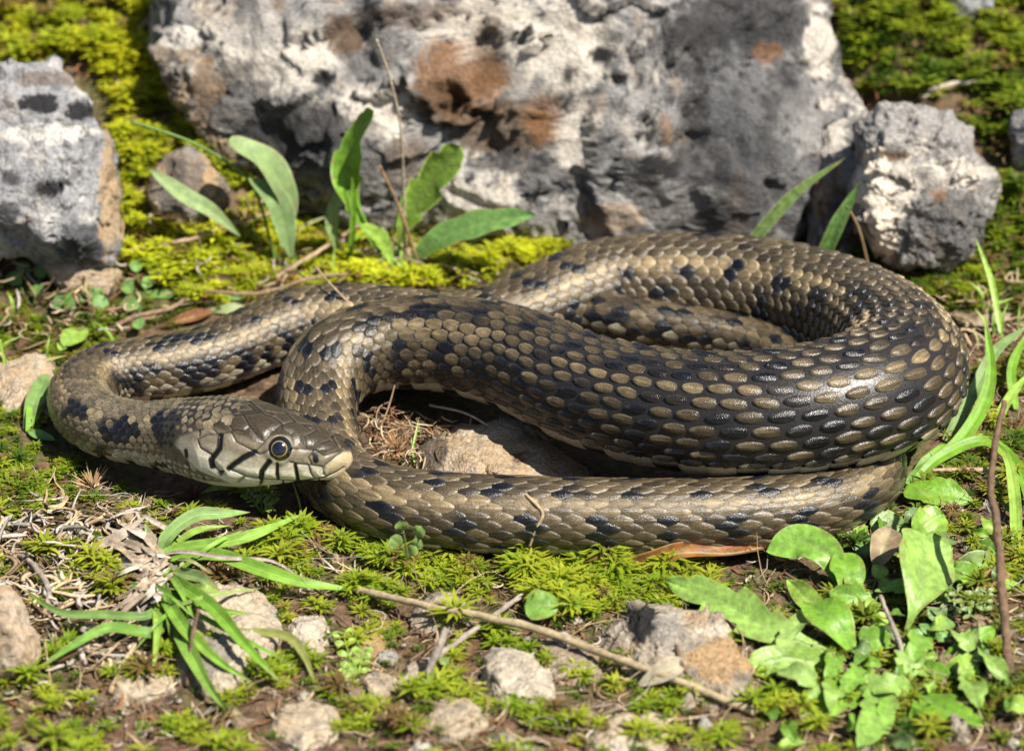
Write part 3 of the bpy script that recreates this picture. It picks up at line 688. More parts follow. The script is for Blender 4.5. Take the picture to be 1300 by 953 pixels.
# ----------------------------------------------------------------------------
# moss (uncountable shoots)
# ----------------------------------------------------------------------------
def inside(px, py, poly):
    c = np.zeros(len(px), bool); p = np.array(poly, float); q = np.roll(p, -1, 0)
    for (x0, y0), (x1, y1) in zip(p, q):
        cond = (y0 > py) != (y1 > py)
        c ^= cond & (px < (x1 - x0) * (py - y0) / ((y1 - y0) if y1 != y0 else 1e-9) + x0)
    return c
# dense table: ground points over the visible area
mx_ = rng.uniform(-900, 900, 90000); my_ = rng.uniform(-900, 1150, 90000); mz_ = T(mx_, my_)
GP = np.column_stack([mx_, my_, mz_]); gpx, gpy = proj(GP)
cl1 = fbm(np.column_stack([mx_, my_, 0 * mx_]), 60, 3, off=6.6); cl2 = fbm(np.column_stack([mx_, my_, 0 * mx_]), 120, 2, off=1.9)
cl1 = cl1 * .75 + .6 * fbm(np.column_stack([mx_, my_, 0 * mx_]), 24, 2, off=3.9)
# keep clear of the snake
dS = np.full(len(GP), 1e9); C_ = SC[::6]
for a in range(0, len(GP), 6000):
    dS[a:a + 6000] = (np.linalg.norm(GP[a:a + 6000, None, :2] - C_[None, :, :2], axis=2) - C_[None, :, 3] * .72).min(1)
def moss(label, poly, count, size, cA, cB, leaves=11, thr=-0.15, lift=3.0, tall=1.0, seed=0, thin=.12):
    r = np.random.default_rng(seed)
    ok = inside(gpx, gpy, poly) & (dS > 2) & (cl1 + r.uniform(-.12, .12, len(cl1)) > thr)
    ids = np.nonzero(ok)[0]; r.shuffle(ids); ids = ids[:count]
    n = len(ids); Bp = GP[ids].copy(); mound = sstep(thr, thr + .5, cl1[ids])
    Bp[:, 2] += lift * mound * 3
    sz = size * r.uniform(.45, 1.4, n) * (0.75 + .5 * mound)
    tilt = r.normal(0, .28, (n, 2))
    V, Cc = [], []
    ccol = lerp(np.array(cA)[None], np.array(cB)[None], np.clip(r.normal(.5, .35, n) + cl2[ids] * .8, 0, 1)[:, None])
    dead = r.uniform(0, 1, n) < .10; ccol = np.where(dead[:, None], np.array([[.20, .13, .05]]), ccol)
    for k in range(leaves):
        tier = 0 if k < leaves * .6 else 1
        ang = k * 2.399 + r.uniform(0, .5, n) + r.uniform(0, 6.28, n) * 0 + ids * 1.7
        el = (np.radians(22) if tier == 0 else np.radians(58)) + r.normal(0, .16, n)
        ln = sz * (1.0 if tier == 0 else .8) * r.uniform(.8, 1.15, n)
        dirh = np.stack([np.cos(ang), np.sin(ang), 0 * ang], 1); sd_ = np.stack([-np.sin(ang), np.cos(ang), 0 * ang], 1)
        up = np.column_stack([tilt[:, 0], tilt[:, 1], np.ones(n)]); up /= np.linalg.norm(up, axis=1)[:, None]
        base = Bp + up * (sz * .42 * tall)[:, None]
        mid = base + dirh * (ln * .5 * np.cos(el))[:, None] + up * (ln * .55 * np.sin(el))[:, None]
        tipp = base + dirh * (ln * np.cos(el * .75))[:, None] + up * (ln * .85 * np.sin(el * .7))[:, None]
        wd = ln * thin
        V.append(np.stack([base - sd_ * (wd * .5)[:, None], base + sd_ * (wd * .5)[:, None], mid + sd_ * wd[:, None], mid - sd_ * wd[:, None], tipp], 1))
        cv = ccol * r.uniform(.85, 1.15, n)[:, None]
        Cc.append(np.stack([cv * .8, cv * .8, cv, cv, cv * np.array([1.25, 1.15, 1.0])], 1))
    # stems
    up = np.column_stack([tilt, np.ones(n)])
    b0 = Bp - np.array([0, 0, 6.0]); b1 = Bp + up * (sz * .55 * tall)[:, None]; w_ = (sz * .07)[:, None] * np.array([1.0, 0, 0])
    V = np.stack(V, 1).reshape(-1, 5, 3); Cc = np.stack(Cc, 1).reshape(-1, 5, 3)
    k = np.arange(len(V))[:, None] * 5
    Fq = np.concatenate([k + np.array([[0, 1, 2, 3]])]); Ft = k + np.array([[3, 2, 4]])
    Vs = np.stack([b0 - w_, b0 + w_, b1 + w_, b1 - w_], 1).reshape(-1, 3); ks_ = len(V) * 5 + np.arange(n)[:, None] * 4 + np.array([[0, 1, 2, 3]])
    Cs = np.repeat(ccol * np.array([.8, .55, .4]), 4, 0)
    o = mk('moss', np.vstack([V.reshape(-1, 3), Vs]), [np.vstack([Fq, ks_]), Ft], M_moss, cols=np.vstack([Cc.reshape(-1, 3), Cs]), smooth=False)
    props(o, label, 'moss', None, 'stuff')
YG, YG2, DG, OLV = (0.50, 0.50, 0.025), (0.28, 0.34, 0.02), (0.06, 0.12, 0.012), (0.16, 0.15, 0.02)
moss('bright yellow-green moss cushions on the slope above the black-spotted rock', [(-120, -150), (200, -150), (215, 40), (160, 60), (110, 85), (-120, 110)], 1500, 22, YG, YG2, thr=-.10, seed=1, lift=7)
moss('yellow-green moss strip running down between the black-spotted rock and the boulder', [(110, 70), (215, 60), (270, 110), (330, 180), (320, 245), (285, 250), (240, 190), (200, 210), (190, 260), (150, 300), (150, 180), (130, 100)], 1000, 20, YG, YG2, thr=-.14, seed=2, lift=7)
moss('sunlit lime-yellow moss carpet between the leaves and the snake back', [(150, 290), (300, 275), (500, 285), (640, 310), (760, 285), (770, 300), (640, 365), (480, 375), (340, 380), (250, 400), (150, 330)], 1700, 16, (0.54, 0.56, 0.03), YG2, thr=-.10, seed=3, lift=5)
moss('green and olive moss on the slope above the knobbly rock', [(1050, -150), (1420, -150), (1420, 300), (1265, 260), (1250, 190), (1200, 135), (1095, 130), (1060, 60)], 2300, 21, (.30, .36, .02), DG, thr=-.06, seed=4, lift=8)
moss('low dark green moss below the knobbly rock behind the snake', [(1060, 290), (1150, 325), (1262, 270), (1420, 250), (1420, 420), (1240, 400), (1200, 395), (1100, 345)], 1100, 13, DG, YG2, thr=-.25, seed=5, lift=3)
moss('patchy green moss at the snake neck bend beside the beige stone', [(-100, 310), (60, 300), (140, 360), (160, 440), (60, 470), (90, 560), (140, 600), (200, 640), (100, 680), (-100, 640)], 1500, 12, YG2, DG, thr=.0, seed=6)
moss('star-shaped moss shoots under the front coil of the snake', [(300, 620), (430, 690), (560, 700), (760, 705), (900, 720), (900, 770), (700, 790), (560, 750), (470, 770), (380, 740), (300, 680)], 560, 21, (.20, .30, .018), (0.34, 0.38, 0.03), thr=-.06, seed=7, leaves=19, thin=.085)
moss('scattered moss stars among soil and stones before the snake', [(-100, 640), (300, 640), (420, 740), (600, 790), (800, 800), (960, 800), (1100, 1000), (-100, 1000)], 560, 21, (.20, .30, .018), (0.34, 0.38, 0.03), thr=.10, seed=8, leaves=19, thin=.085)
moss('small green moss stars between the rosette leaves', [(1100, 600), (1250, 480), (1420, 400), (1420, 1000), (960, 1000), (1000, 720)], 650, 19, (0.32, 0.36, 0.03), DG, thr=.05, seed=9, leaves=18, thin=.085)

moss('low dark green moss film on the soil before the snake', [(-100, 600), (320, 620), (440, 700), (960, 725), (1240, 560), (1420, 420), (1420, 1000), (-100, 1000)], 2600, 8, DG, (.16, .22, .02), thr=-.16, seed=14, leaves=12, thin=.10, lift=1.5)
moss('thin brownish moss film around the seedlings behind the snake neck', [(-100, 300), (160, 300), (330, 380), (200, 430), (60, 470), (-100, 520)], 900, 8, DG, (.2, .2, .03), thr=-.1, seed=15, leaves=12, thin=.10, lift=1.5)
# ----------------------------------------------------------------------------
# litter : dry scraps (uncountable) and gravel
# ----------------------------------------------------------------------------
def tube(Pts, rad, sides=7, per=14, wob=0.0, r=None):
    C, q = resample(catmull(np.column_stack([Pts, rad]), per), max(2.5, np.mean(rad) * 1.6))
    if wob: C[:, 3] *= 1 + .30 * fbm(C[:, :3], 16, 2, off=1.7)
    if wob: C[:, :3] += np.stack([fbm(C[:, :3], 24, 3, off=k * 7.7) for k in range(3)], 1) * wob
    t = np.gradient(C[:, :3], axis=0); t /= np.linalg.norm(t, axis=1)[:, None]
    u = np.cross(t, [0.12, 0.2, 1.0]); u /= np.linalg.norm(u, axis=1)[:, None]; v = np.cross(u, t)
    a = np.linspace(0, 2 * math.pi, sides, endpoint=False)
    V = C[:, None, :3] + C[:, 3][:, None, None] * (np.cos(a)[None, :, None] * u[:, None] + np.sin(a)[None, :, None] * v[:, None])
    V = V.reshape(-1, 3); Fq = grid_faces(len(C), sides, True); n = len(V)
    V = np.vstack([V, C[:1, :3], C[-1:, :3]])
    Ft = np.array([[n, (j + 1) % sides, j] for j in range(sides)] + [[n + 1, n - sides + j, n - sides + (j + 1) % sides] for j in range(sides)])
    return V, Fq, Ft
def litter(label, poly, count, cols, lmin, lmax, wmin, wmax, seed, h=6, thr=-1):
    r = np.random.default_rng(seed); A = Acc()
    ok = np.nonzero(inside(gpx, gpy, poly) & (dS > 3) & (-cl1 > thr))[0]; r.shuffle(ok); ok = ok[:count]
    for i in ok:
        L_ = r.uniform(lmin, lmax) * r.uniform(.5, 1); ang = r.uniform(0, math.pi); w_ = r.uniform(wmin, wmax)
        n = 6; t = np.linspace(-.5, .5, n); cu = r.normal(0, .5)
        ax = ang + cu * t * 2
        x = GP[i, 0] + L_ * t * np.cos(ax); y = GP[i, 1] + L_ * t * np.sin(ax)
        z = TF(x, y) + r.uniform(.5, h) + t * r.normal(0, .28) * L_ + r.normal(0, .5, n) + 2
        c = np.stack([x, y, z], 1); tg = np.gradient(c, axis=0); tg /= np.linalg.norm(tg, axis=1)[:, None]
        up = np.array([r.normal(0, .5), r.normal(0, .5), 1.0]); sd_ = np.cross(tg, up); sd_ /= np.linalg.norm(sd_, axis=1)[:, None]; nn_ = np.cross(sd_, tg)
        ww = (w_ * np.array([.5, .9, 1, 1, .8, .3]))[:, None]
        V = np.stack([c - sd_ * ww, c + nn_ * ww * .6, c + sd_ * ww, c - nn_ * ww * .4], 1).reshape(-1, 3)
        base = np.array(cols[r.integers(len(cols))]) * r.uniform(.7, 1.25)
        A.add(V, grid_faces(n, 4, True), base)
    o = A.build('litter', M_straw); props(o, label, 'litter', None, 'stuff')
STR, STR2, GRY, DBR, RED = (0.48, 0.37, 0.23), (0.34, 0.24, 0.13), (0.40, 0.35, 0.30), (0.12, 0.07, 0.04), (0.20, 0.085, 0.035)
litter('dry straw and leaf scraps strewn over soil before the snake', [(-120, 600), (320, 610), (420, 700), (950, 720), (1180, 560), (1240, 400), (1420, 380), (1420, 1050), (-120, 1050)], 3600, [STR2, GRY, DBR, DBR, RED, STR], 6, 46, .8, 2.4, 1)
litter('bleached woody scraps heaped left of the grass tuft', [(-60, 640), (200, 660), (215, 760), (180, 860), (-60, 840)], 700, [GRY, STR, GRY, STR2, DBR], 20, 75, 1.2, 4.0, 2, h=16)
litter('brown twig scraps on the ground behind the snake', [(-120, 280), (600, 260), (640, 360), (330, 390), (60, 460), (-120, 480)], 620, [STR2, DBR, RED, GRY, STR], 14, 70, 1.0, 2.8, 3, h=30)
litter('pale dead grass scraps behind the outer bend of the snake', [(1190, 370), (1420, 360), (1420, 520), (1240, 480)], 160, [STR, STR2, STR, DBR], 20, 70, 1.0, 2.6, 8, h=18)
litter('fine dead scraps on the mossy slope', [(-100, -100), (330, -100), (330, 260), (-100, 260)], 260, [DBR, RED, STR2], 8, 34, .8, 2, 4, h=26)
litter('fine dead scraps on the mossy slope above the knobbly rock', [(1050, -100), (1400, -100), (1400, 420), (1200, 420), (1090, 330)], 520, [DBR, RED, STR2, DBR], 8, 38, .8, 2, 5, h=26)
litter('dead needles and scraps inside the coil', [(440, 470), (560, 480), (640, 600), (480, 600)], 300, [STR2, DBR, STR, RED, STR], 14, 55, .6, 1.6, 6, h=22)
litter('fine dry grass fibres scattered before the snake', [(-120, 600), (320, 610), (420, 700), (950, 720), (1180, 560), (1240, 400), (1420, 380), (1420, 1050), (-120, 1050)], 1100, [STR, STR2, GRY, STR2], 30, 110, .35, .9, 12, h=14)
# gravel
r_ = np.random.default_rng(4); A = Acc(); dq, fq = cubesphere(5)
ok = np.nonzero(inside(gpx, gpy, [(-120, 560), (420, 640), (960, 720), (1420, 500), (1420, 1050), (-120, 1050)]) & (dS > 6))[0]; r_.shuffle(ok)
for i in ok[:420]:
    sz = r_.gamma(2.2, 2.0) + 1.5
    V = dq * sz * r_.uniform(.6, 1.2, 3) + r_.normal(0, .16 * sz, dq.shape)
    A.add(V + GP[i] + np.array([0, 0, sz * .3]), fq, np.array([(.36, .31, .24), (.3, .22, .14), (.2, .14, .09), (.42, .39, .34)][r_.integers(4)]) * r_.uniform(.7, 1.1))
o = A.build('gravel', M_rock); props(o, 'loose pale gravel crumbs on the soil before the snake', 'gravel', None, 'stuff')

# ----------------------------------------------------------------------------
# leaves, blades, twigs
# ----------------------------------------------------------------------------
def pts(spec):
    out = []
    for p in spec:
        if p[0] == 'y': out.append(at_y(p[1], p[2], p[3]))
        elif p[0] == 's': out.append(snake_hit(p[1], p[2], p[3]))
        else: out.append(G(p[0], p[1], p[2]))
    return np.array(out)
def leaf_mesh(P3_, width, prof='leaf', col_=(.1, .2, .03), rib=(.22, .32, .1), cup=.25, wave=.1, teeth=0.0, nt_=0, across=15, seed=0, face=.55, spots=0.2):
    r = np.random.default_rng(seed)
    C, q = resample(catmull(P3_, 16), max(2.0, width * .14))
    n = len(C); u = q / q[-1]
    tg = np.gradient(C, axis=0); tg /= np.linalg.norm(tg, axis=1)[:, None]
    hint = np.array([0, 0, 1.0]) * (1 - face) - FWD * face + r.normal(0, .12, 3)
    sd_ = np.cross(tg, hint); sd_ /= np.linalg.norm(sd_, axis=1)[:, None]; nn_ = np.cross(sd_, tg)
    if prof == 'leaf': w_ = np.sin(np.pi * np.clip(u, 0, 1) ** 1.25) ** .75 * .96 + .06 * (1 - u)
    elif prof == 'spoon': w_ = .12 + .9 * sstep(.1, .62, u) * np.sqrt(np.clip(1 - ((u - .66) / .34).clip(0, 1) ** 2.2, 0, 1)); w_ = np.where(u > .995, .05, w_)
    elif prof == 'round': w_ = np.sqrt(np.clip(1 - (2 * u - 1) ** 2, 0, 1)) * (0.75 + .35 * u) + .02
    else: w_ = np.minimum(1, .55 + u * 2.2) * np.clip((1 - u) * 2.4, 0.02, 1) ** .7     # grass blade
    p_ = np.linspace(-1, 1, across)
    if teeth >= .1:
        saw = lambda ph: 1 - teeth * 2.2 * (1 - np.abs(((u * (nt_ + 1) + ph) % 1)) ** .8) * sstep(.05, .2, u) * sstep(1, .85, u)
        wl, wr = w_ * width * saw(r.uniform(0, 1)), w_ * width * saw(r.uniform(0, 1))
    else: wl = w_ * width * (1 + teeth * np.sin(u * nt_ * 6.28 + r.uniform(0, 6)) * sstep(0, .2, u)); wr = w_ * width * (1 + teeth * np.sin(u * nt_ * 6.28 + r.uniform(0, 6)) * sstep(0, .2, u))
    W_ = np.where(p_[None] < 0, wl[:, None], wr[:, None])
    wv = np.sin(u[:, None] * r.uniform(7, 12) + r.uniform(0, 6) + p_[None] * 1.3) * wave * width * np.abs(p_)[None] ** 1.5
    lift = cup * W_ * np.abs(p_)[None] ** 1.4 + wv - .05 * width * np.exp(-(p_ / .12) ** 2)[None]
    V = C[:, None] + sd_[:, None] * (W_ * p_[None])[..., None] + nn_[:, None] * lift[..., None]
    V = V.reshape(-1, 3)
    cc = np.tile(np.array(col_, float), (len(V), 1))
    nz = fbm(V, width * .9 + 6, 3, off=seed * 1.3); cc = cc * (1 + .35 * nz)[:, None]
    pp = np.tile(p_, n); uu = np.repeat(u, across)
    if prof == 'grass': cc = cmix(cc * (1 + .16 * np.sin(pp * 15))[:, None], (.32, .27, .13), sstep(.86, 1.0, uu) * .7)
    if prof == 'grass': rib = np.array(col_, float) * 1.35
    cc = cmix(cc, rib, np.exp(-(pp / .1) ** 2) * .8 * (1 - uu * .6))
    vein = np.abs(((uu * 7 - np.abs(pp) * 1.1) % 1) - .5)
    cc = cmix(cc, rib, sstep(.09, .02, vein) * .45 * (np.abs(pp) > .1))
    sp = fbm(V, 9, 2, off=seed + .5)
    cc = cmix(cc, (.25, .2, .07), sstep(.35, .6, sp) * spots)
    cc = cmix(cc, (.26, .17, .06), sstep(.8, 1, np.abs(pp) + .5 * sp - .1) * .55)
    Fq = grid_faces(n, across)
    # underside, so that the blade has real thickness
    t_ = max(.5, width * .03); e = (1 - np.abs(pp) ** 6) * t_ * np.minimum(1, 8 * np.minimum(uu + .02, 1.02 - uu))
    V2 = V - np.repeat(nn_, across, 0) * e[:, None]
    m = len(V)
    bd = np.concatenate([np.arange(across), np.arange(1, n) * across + across - 1, (n - 1) * across + np.arange(across - 2, -1, -1), np.arange(n - 2, 0, -1) * across])
    rim = np.stack([bd, bd + m, np.roll(bd, -1) + m, np.roll(bd, -1)], 1)
    return np.vstack([V, V2]), np.vstack([Fq, Fq[:, ::-1] + m, rim]), np.vstack([cc, cc * .9 + .02])
_seed = [100]
def leaf(parent, spec, width, name='leaf', mat=None, label=None, cat=None, group=None, rib=True, **kw):
    _seed[0] += 1
    P3_ = pts(spec)
    V, Fq, C = leaf_mesh(P3_, width, seed=_seed[0], **kw)
    o = mk(name, V, Fq, mat or M_leaf, parent, C, origin=None if parent is not None else P3_[0])
    if label: props(o, label, cat, group)
    return o
def stem(parent, spec, r0, r1, color=(.12, .2, .04), name='stem', mat=None, label=None, cat=None, group=None, wob=0.0, sides=7):
    P3_ = pts(spec); rad = np.linspace(r0, r1, len(P3_))
    V, Fq, Ft = tube(P3_, rad, sides, wob=wob)
    _seed[0] += 1
    n = fbm(V, 14, 3, off=_seed[0]); cc = np.tile(np.array(color, float), (len(V), 1)) * (1 + .45 * n)[:, None]
    o = mk(name, V, [Fq, Ft], mat or M_grass, parent, cc, origin=None if parent is not None else P3_[0])
    if label: props(o, label, cat, group)
    return o
GREEN, LGREEN, DGREEN, GGREEN, BGREEN = (.18, .36, .03), (.29, .45, .07), (.10, .22, .02), (.25, .35, .14), (.16, .31, .08)

# -- plants behind the snake
def Yp(Yv, *q): return [('y', a_, b_, Yv + (q_[0] if q_ else 0)) for a_, b_, *q_ in q]
def root(px_, Yv): x_ = (px_ - CX) * (D + Yv * CE) / F; return np.array([x_, Yv, T1(x_, Yv)])
p = empty('broadleaf_plant', root(505, 300)); props(p, 'leafy green plant with lobed upright leaves rooted before the boulder', 'plant')
leaf(p, Yp(300, (503, 338), (512, 290), (545, 235, -8), (584, 186, -25)), 27, prof='spoon', col_=LGREEN, teeth=.16, nt_=3, face=.75, cup=.18)
leaf(p, Yp(300, (497, 338), (462, 290), (440, 232, -5), (450, 184, -12), (474, 140, -30)), 23, prof='spoon', col_=GREEN, teeth=.12, nt_=3, face=.7, cup=.2)
o = leaf(p, Yp(285, (515, 340), (552, 306, -10), (600, 287, -25), (680, 272, -40)), 20, prof='leaf', col_=BGREEN, rib=(.22, .12, .10), face=.6, teeth=.08, nt_=4); o['label'] = 'low blue-green leaf with purplish midrib'
stem(p, Yp(290, (478, 340), (503, 280), (512, 235), (511, 196)), 1.8, 1.0, LGREEN)
leaf(p, Yp(285, (445, 335), (449, 260), (447, 215)), 4, prof='grass', col_=GREEN)
leaf(p, Yp(300, (430, 330), (422, 275), (446, 222)), 10, prof='leaf', col_=GGREEN)
leaf(p, Yp(280, (500, 340), (485, 305), (455, 285, -20)), 13, prof='leaf', col_=LGREEN, teeth=.15, nt_=3)
p = empty('greyish_plant', root(365, 300)); props(p, 'grey-green plant of dull lobed leaves beside the boulder foot', 'plant')
leaf(p, Yp(300, (370, 330), (362, 245), (334, 203, -6), (290, 178, -14)), 20, prof='spoon', col_=GGREEN, mat=M_matte_leaf, face=.7, teeth=.08, nt_=3)
leaf(p, Yp(290, (370, 330), (352, 258), (314, 226, -10)), 18, prof='leaf', col_=(.22, .33, .13), mat=M_matte_leaf, face=.7)
stem(p, Yp(290, (350, 330), (318, 232), (282, 202), (242, 180), (166, 154)), 2.2, 2.0, (.16, .26, .06))
leaf(None, Yp(270, (305, 300), (268, 268), (235, 249), (189, 214)), 12, prof='leaf', col_=GGREEN, mat=M_matte_leaf, label='single narrow grey-green leaf lying before the small brown stone', cat='leaf')
leaf(None, [(636, 323, 3), (660, 320, 7), (688, 321, 6)], 6, prof='leaf', col_=GGREEN, label='small pale leaf by the snake tail tip', cat='leaf')
leaf(None, Yp(225, (920, 350), (1006, 249), (1072, 201)), 8, prof='grass', col_=(.2, .3, .09), face=.7, name='grass_sprig', label='long pale grass blade slanting over the snake back', cat='grass')
leaf(None, Yp(225, (1030, 360), (1064, 284), (1093, 230)), 10, prof='grass', col_=BGREEN, face=.7, name='grass_sprig', label='short broad grass blade leaning on the white-nosed rock', cat='grass')
stem(None, Yp(225, (1105, 350), (1090, 290), (1076, 262)), 2, 1.5, (.25, .17, .09), name='straw', mat=M_straw, label='dry brown stalk behind the snake beside the broad grass blade', cat='straw')

# -- clover-like seedlings at left
def sprout(label, rootpx, leaves_, size, color, name='seedling', group='small round-leaved seedlings', mat=None, Yv=None):
    r0 = G(*rootpx) if Yv is None else root(rootpx[0], Yv); p = empty(name, r0); props(p, label, 'seedling', group)
    for (lx, ly, rr) in leaves_:
        h = 12 + abs(rr) * .5
        ax = np.array([lx - rootpx[0], ly - rootpx[1]], float); ax /= max(np.linalg.norm(ax), 1e-6)
        a = (lx - ax[0] * rr, ly - ax[1] * rr * .7); b = (lx + ax[0] * rr, ly + ax[1] * rr * .7)
        if Yv is not None:
            leaf(p, Yp(Yv, (a[0], a[1]), (lx, ly, -3), (b[0], b[1], -2)), rr * .85, prof='round', col_=np.array(color) * random.uniform(.8, 1.2), mat=mat, face=.8, cup=.12, wave=.08)
            stem(p, Yp(Yv, (rootpx[0], rootpx[1] + 4), ((rootpx[0] + a[0]) / 2, (rootpx[1] + a[1]) / 2), (a[0], a[1])), 1.3, 1.0, (.14, .2, .05)); continue
        leaf(p, [(a[0], a[1], h), (lx, ly, h + 3), (b[0], b[1], h + 2)], rr * .85, prof='round', col_=np.array(color) * random.uniform(.8, 1.2), mat=mat, face=.55, cup=.12, wave=.08)
        stem(p, [(rootpx[0], rootpx[1], 0), ((rootpx[0] + a[0]) / 2 + random.uniform(-3, 3), (rootpx[1] + a[1]) / 2, h * .6), (a[0], a[1], h)], 1.3, 1.0, (.14, .2, .05))
    return p
sprout('bluish-green trefoil sprout beside the tan stone chip', (42, 392), [(19, 354, 13), (30, 340, 11), (53, 344, 14), (46, 368, 12)], 12, BGREEN, mat=M_matte_leaf)
sprout('spreading grey-green seedling on the litter below the tan stone chip', (100, 400), [(82, 384, 17), (110, 376, 13), (126, 384, 12), (123, 370, 10)], 12, BGREEN, mat=M_matte_leaf)
sprout('many-leaved trefoil sprout beside the twig behind the snake', (178, 398), [(173, 338, 11), (196, 341, 13), (187, 359, 11), (163, 364, 12), (166, 386, 13), (176, 411, 10)], 12, BGREEN, mat=M_matte_leaf)
sprout('bright round-leaved seedling over the beige stone', (76, 452), [(92, 428, 20), (80, 438, 11)], 12, LGREEN)
p = empty('hairy_plant', G(32, 552)); props(p, 'hairy green leaves growing against the snake neck bend', 'plant')
leaf(p, [(30, 545, 4), (42, 515, 20), (60, 474, 34)], 13, prof='leaf', col_=(.17, .28, .08), mat=M_matte_leaf)
leaf(p, [(33, 548, 4), (40, 530, 14), (48, 500, 22)], 10, prof='leaf', col_=GREEN, mat=M_matte_leaf)
leaf(p, [(34, 545, 4), (50, 552, 8), (70, 558, 8)], 7, prof='leaf', col_=BGREEN, mat=M_matte_leaf)
leaf(None, [(0, 430, 40), (8, 470, 20), (13, 525, 0)], 2.5, prof='grass', col_=LGREEN, name='grass_sprig', label='thin grass blade beside the beige stone', cat='grass')
leaf(None, [(160, 376, 6), (242, 373, 8), (322, 381, 5)], 6, prof='grass', col_=BGREEN, name='grass_sprig', label='flat grass blade lying behind the snake neck coil', cat='grass')
leaf(None, [(262, 394, 4), (290, 393, 7), (320, 389, 5)], 9, prof='leaf', col_=(.28, .33, .16), mat=M_matte_leaf, label='pale dried-out leaf touching the snake back', cat='leaf')
stem(None, [(390, 300, 2), (312, 300, 14), (332, 265, 30), (345, 262, 32)], 1.2, .8, LGREEN, name='grass_sprig', label='thin green grass stem over the moss carpet', cat='grass')
stem(None, [(278, 350, 2), (300, 318, 12), (330, 272, 28)], 1.2, .8, LGREEN, name='grass_sprig', label='thin pale grass stem leaning over the twigs', cat='grass')

r_ = np.random.default_rng(41)
for lab, x0_, x1_, y0_, y1_, n_ in (('wispy thin grass growing through the moss carpet', 300, 520, 300, 370, 16), ('wispy thin grass among scraps beside the beige stone', -20, 150, 380, 480, 10), ('wispy thin grass at the foot of the mossy bank', 1230, 1310, 380, 460, 8)):
    p = empty('wispy_grass', G((x0_ + x1_) / 2, y1_)); props(p, lab, 'grass')
    for k in range(n_):
        a, b = r_.uniform(x0_, x1_), r_.uniform(y0_, y1_); t_ = r_.normal(0, 22); h_ = r_.uniform(26, 70)
        leaf(p, [(a, b, 0), (a + t_ * .3, b - h_ * .45, h_ * .55), (a + t_ * 1.4, b - h_ * .75, h_ * .8)], r_.uniform(1.2, 2.6), prof='grass', col_=[LGREEN, GREEN, (.38, .38, .14)][k % 3], name='blade', mat=M_grass, across=5)
# -- right-hand grass
p = empty('grass_clump', G(1175, 600)); props(p, 'clump of arching green grass blades beside the snake bend', 'grass')
for sp_, wd_, cl_ in (([(1152, 612, 3), (1222, 556, 26), (1256, 488, 62), (1251, 400, 112)], 9, GREEN), ([(1200, 560, 4), (1236, 497, 40), (1264, 446, 62), (1310, 410, 70)], 8, (.18, .28, .09)),
                      ([(1160, 612, 3), (1195, 580, 20), (1250, 560, 30), (1290, 590, 25), (1310, 660, 18)], 8, GREEN), ([(1165, 600, 3), (1190, 580, 14), (1218, 565, 10)], 11, GREEN),
                      ([(1290, 700, 3), (1288, 630, 30), (1278, 580, 50), (1256, 555, 56)], 7, LGREEN), ([(1290, 520, 4), (1284, 470, 30), (1305, 420, 52)], 6, GREEN), ([(1262, 540, 4), (1285, 500, 20), (1310, 470, 26)], 6, LGREEN), ([(1150, 618, 3), (1186, 592, 10), (1226, 583, 12)], 10, DGREEN)):
    leaf(p, sp_, wd_, prof='grass', col_=cl_, name='blade', mat=M_grass, face=.6)
leaf(None, [(1272, 430, 3), (1258, 356, 60), (1238, 300, 100)], 4, prof='grass', col_=LGREEN, name='grass_sprig', label='thin upright grass blade before the mossy bank', cat='grass')

